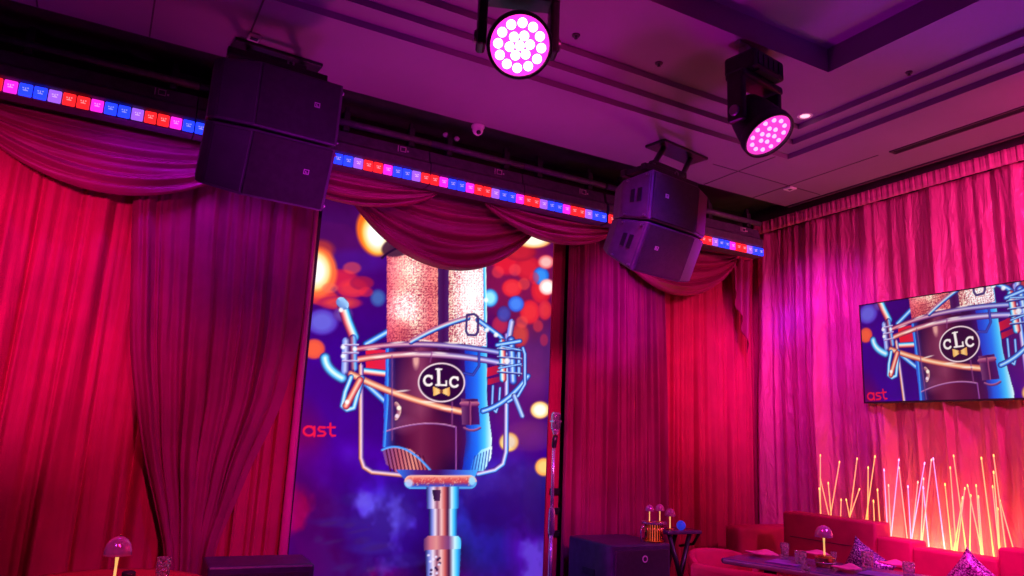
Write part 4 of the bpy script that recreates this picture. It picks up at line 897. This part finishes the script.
def mat_(label, x, y):
    g = ont(x, y); o = MB().box((0, 0, .003), (.22, .20, .006), bev=.002).build('placemat', M_plum, loc=(g.x, g.y, TZ), rot=(0, 0, trz)); tag(o, label, 'placemat', 'violet placemats on the laid table')
mat_('violet placemat under the stage-end tumblers', 786, 563); mat_('violet placemat beside the tumbler in front of the sequin cushion', 880, 575)
# cushions on the sofas
def cushion(label, loc, rot, s, m_):
    b = MB()
    def fn(u, v, sg):
        a, c = u*2-1, v*2-1; k = (1-a**4)*(1-c**4); pin = 1-.13*(1-abs(a)**3)*(abs(c)**3) ; pin2 = 1-.13*(1-abs(c)**3)*(abs(a)**3)
        return (a*s/2*pin2, sg*.075*k**.6, c*s/2*pin)
    r = thing('cushion', label, 'cushion', loc, rot, 'sequin cushions on the seats')
    b.grid(lambda u, v: fn(u, v, 1), 20, 20); b.grid(lambda u, v: fn(u, v, -1), 20, 20); bmesh.ops.remove_doubles(b.bm, verts=b.bm.verts, dist=.0005); bmesh.ops.recalc_face_normals(b.bm, faces=b.bm.faces)
    b.build('cover', m_, r, smooth=True)
    e = []
    for k in range(41):
        t = k/40*4; q_ = int(t) % 4; w_ = (t-int(t))*2-1; a, c = [(w_, -1), (1, w_), (-w_, 1), (-1, -w_)][q_]
        P_ = fn((a+1)/2, (c+1)/2, 1); e.append((P_[0], 0, P_[2]))
    MB().tube(e, .006, 6).build('piping', m_, r, smooth=True)
    return r
cp = on(873, 557, 0, 5.20); cushion('violet sequin cushion leaning between the tall and lower banquette seats', (5.12, cp.y, .685), (math.radians(8), math.radians(30), math.radians(-78)), .33, M_seqv)
cp = on(968, 572, 0, 5.10); cushion('mauve sequin cushion with raised point leaning on the low bright red seat', (5.13, cp.y-.02, .69), (math.radians(8), math.radians(40), math.radians(-78)), .36, M_seqm)
# tub chairs
def tub_chair(label, loc, rz, top=.80, m_=None):
    r = thing('tub_chair', label, 'armchair', loc, (0, 0, rz), 'red tub chairs at the laid table'); m_ = m_ or M_chair
    b = MB(); n = 48
    def sect(u):
        a = math.radians(-20+220*u)        # opening faces -y
        return math.cos(a), math.sin(a)
    prof = [(.27, .30), (.275, top-.03), (.285, top-.008), (.305, top), (.33, top-.008), (.342, top-.03), (.33, .45), (.30, .18), (.27, .18), (.27, .30)]
    def fn(u, v):
        i = v*(len(prof)-1); k = min(int(i), len(prof)-2); fr = i-k
        rr = prof[k][0]*(1-fr)+prof[k+1][0]*fr; zz = prof[k][1]*(1-fr)+prof[k+1][1]*fr
        c, s = sect(u); dip = .10*(abs(u-.5)*2)**3
        return (rr*c, rr*s, zz-(dip if zz > .45 else 0))
    b.grid(fn, n, 36); bmesh.ops.holes_fill(b.bm, edges=b.bm.edges); bmesh.ops.recalc_face_normals(b.bm, faces=b.bm.faces); b.build('backrest', m_, r, smooth=True, auto=50)
    MB().lathe([(0, .28), (.25, .28), (.268, .30), (.268, .40), (.25, .43), (.15, .445), (0, .45)], 36).build('seat', m_, r, smooth=True)
    for a in (45, 135, 225, 315):
        c, s = math.cos(math.radians(a)), math.sin(math.radians(a)); MB().tube([(c*.2, s*.2, .29), (c*.25, s*.25, 0)], [.018, .011], 10).build('leg', M_black, r, smooth=True)
    return r
tub_chair('red tub chair at the corner of the laid table, by the bar table', (4.49, 4.56, 0), math.radians(-14), .705).scale = (.80, .80, 1)
tub_chair('bright red tub chair pulled up to the long side of the laid table', (3.74, 3.60, 0), math.radians(110), .80)

# ------------------------------------------------------------------ light
W_ = bpy.data.worlds.new('World'); scene.world = W_; W_.use_nodes = True
bg = W_.node_tree.nodes['Background']; bg.inputs['Color'].default_value = (.30, .01, .34, 1); bg.inputs['Strength'].default_value = .15
def lamp(kind, loc, tgt, power, col, size=.15, spot=60, blend=.6, size_y=None):  # unseen lamps for wash and fill; no fixtures are built for them
    l = bpy.data.lights.new('stage_'+kind.lower(), kind); l.energy = power; l.color = col
    if kind == 'SPOT': l.spot_size = math.radians(spot); l.spot_blend = blend; l.shadow_soft_size = size
    elif kind == 'AREA': l.shape = 'RECTANGLE' if size_y else 'SQUARE'; l.size = size; l.size_y = size_y or size
    else: l.shadow_soft_size = size
    o = bpy.data.objects.new(l.name, l); COL.objects.link(o); o.location = loc
    o.rotation_euler = (Vector(tgt)-Vector(loc)).to_track_quat('-Z', 'Y').to_euler(); return o
# red washes on the stage drapes
lamp('SPOT', (-1.3, 1.6, 2.7), (-.66, 5.5, 2.3), 860, (1, .02, .42), spot=37, blend=1)
lamp('SPOT', (4.3, 2.4, 2.9), (5.35, 5.5, 2.2), 330, (1, .03, .40), spot=34, blend=1)
lamp('SPOT', (2.0, 1.5, 3.6), (2.4, 5.5, 3.2), 70, (1, .03, .36), spot=55, blend=1)
lamp('SPOT', (1.0, 1.2, 3.2), (.7, 5.5, 1.1), 420, (1, .02, .30), spot=34, blend=1)
lamp('SPOT', (3.2, 3.0, 2.2), (1.32, 5.55, 1.3), 60, (1, .02, .4), spot=30, blend=1)  # added spot raking the curtain edge beside the screen
lamp('SPOT', (.3, 1.6, 2.4), (.62, 4.1, 3.1), 40, (.75, .02, 1), spot=24, blend=1)  # added violet fill on the speaker pair
lamp('SPOT', (2.9, 1.6, 3.0), (3.8, 5.5, 1.6), 420, (1, .02, .40), spot=34, blend=1)
# pink wash raking along the rose drape
lamp('SPOT', (4.9, .9, 3.6), (6.0, 3.6, 2.7), 330, (1, .06, .42), spot=95, blend=.9)
lamp('SPOT', (3.0, 2.4, 3.1), (6.0, 3.3, 2.2), 240, (1, .06, .45), spot=75, blend=1)
lamp('SPOT', (4.6, 4.0, 3.8), (6.0, 4.95, 2.4), 190, (.75, .02, 1), spot=60, blend=.9)
# blue-violet beams
lamp('SPOT', (4.2, 4.2, 3.85), (6.0, 5.15, 2.85), 330, (.10, .02, 1), spot=12, blend=.7)
lamp('SPOT', (4.4, 2.6, 3.85), (6.0, 4.22, 1.75), 220, (.10, .03, 1), spot=5, blend=.7)
lamp('SPOT', (4.3, 3.4, 3.85), (6.0, 4.55, 2.35), 180, (.10, .02, 1), spot=6, blend=.8)
lamp('SPOT', (.72, 4.55, 3.82), (.72, 5.5, 2.8), 70, (.7, .01, 1), spot=60, blend=1)
lamp('SPOT', (3.4, 2.8, 2.9), (4.05, 5.5, 2.7), 300, (.75, .01, 1), spot=28, blend=1)
# LED bar throw on the cloth below
lamp('AREA', (.2, 5.03, 3.37), (.2, 5.45, 2.4), 4, (.35, .01, 1), size=.8, size_y=.06)
lamp('AREA', (2.4, 5.03, 3.37), (2.4, 5.45, 2.4), 3, (.6, .03, .7), size=2.4, size_y=.06)
# unseen area lamp added to boost the reeds' orange glow on the drape
lamp('AREA', (5.89, 3.79, .67), (5.97, 3.75, 1.3), 34, (1, .5, .10), size=1.9, size_y=.06)
# unseen spots added to brighten seats and tables
lamp('SPOT', (3.6, 2.2, 3.2), (5.35, 3.2, .85), 600, (1, .02, .5), spot=26, blend=.8)
lamp('SPOT', (5.2, 1.6, 3.8), (4.7, 3.6, .75), 330, (.5, .08, 1), spot=36, blend=.8)
lamp('SPOT', (2.4, 3.0, 3.6), (3.9, 4.0, .75), 240, (1, .02, .32), spot=36, blend=.8)
lamp('SPOT', (2.6, 2.4, 3.8), (2.4, 4.9, .8), 260, (.2, .02, 1), spot=66, blend=.9)
lamp('SPOT', (.4, 1.8, 3.2), (.2, 4.1, .75), 240, (1, .04, .2), spot=26, blend=.8)
lamp('SPOT', (-.8, 2.6, 2.6), (.2, 4.1, .85), 40, (.35, .1, 1), spot=22, blend=.8)
# unseen spots added low down, standing in for bounced light on the ceiling
lamp('SPOT', (1.9, 4.75, .15), (1.8, 4.0, 4), 205, (1, .04, .45), spot=62, blend=1, size=.3)
lamp('SPOT', (3.3, 4.5, .15), (3.6, 3.4, 4), 180, (.9, .005, .9), spot=75, blend=1, size=.3)
lamp('SPOT', (.1, 4.6, .15), (-.2, 4.3, 4), 60, (.9, .01, .9), spot=60, blend=1, size=.3)
lamp('SPOT', (4.0, 1.2, .15), (4.0, 2.0, 4), 22, (.6, .01, .9), spot=80, blend=1, size=.3)
lamp('SPOT', (5.4, 1.0, 2.4), (4.25, 2.0, 4), 110, (.10, .01, 1), spot=34, blend=1)  # unseen blue spot for the patch on the ceiling
lamp('SPOT', (3.4, 1.2, .15), (3.45, 2.4, 4.2), 90, (.4, .01, 1), spot=28, blend=1, size=.2)  # added violet fill inside the ceiling tray
lamp('SPOT', (1.2, 3.2, 2.3), (1.2, 5.05, 3.75), 34, (.7, .01, 1), spot=100, blend=1)  # added violet fill on the LED bar housings
lamp('SPOT', (2.4, 3.4, 2.2), (3.2, 5.05, 1.4), 90, (1, .12, .7), spot=22, blend=1)  # added pink fill on the microphone stand
lamp('SPOT', (.9, 3.0, 2.2), (3.1, 3.8, 2.95), 40, (1, .02, .8), spot=24, blend=.8)  # added magenta fill on the side of the corner speakers

scene.view_settings.view_transform = 'Standard'; scene.view_settings.look = 'None'
scene.view_settings.exposure = 0; scene.view_settings.gamma = 1; scene.view_settings.use_curve_mapping = False
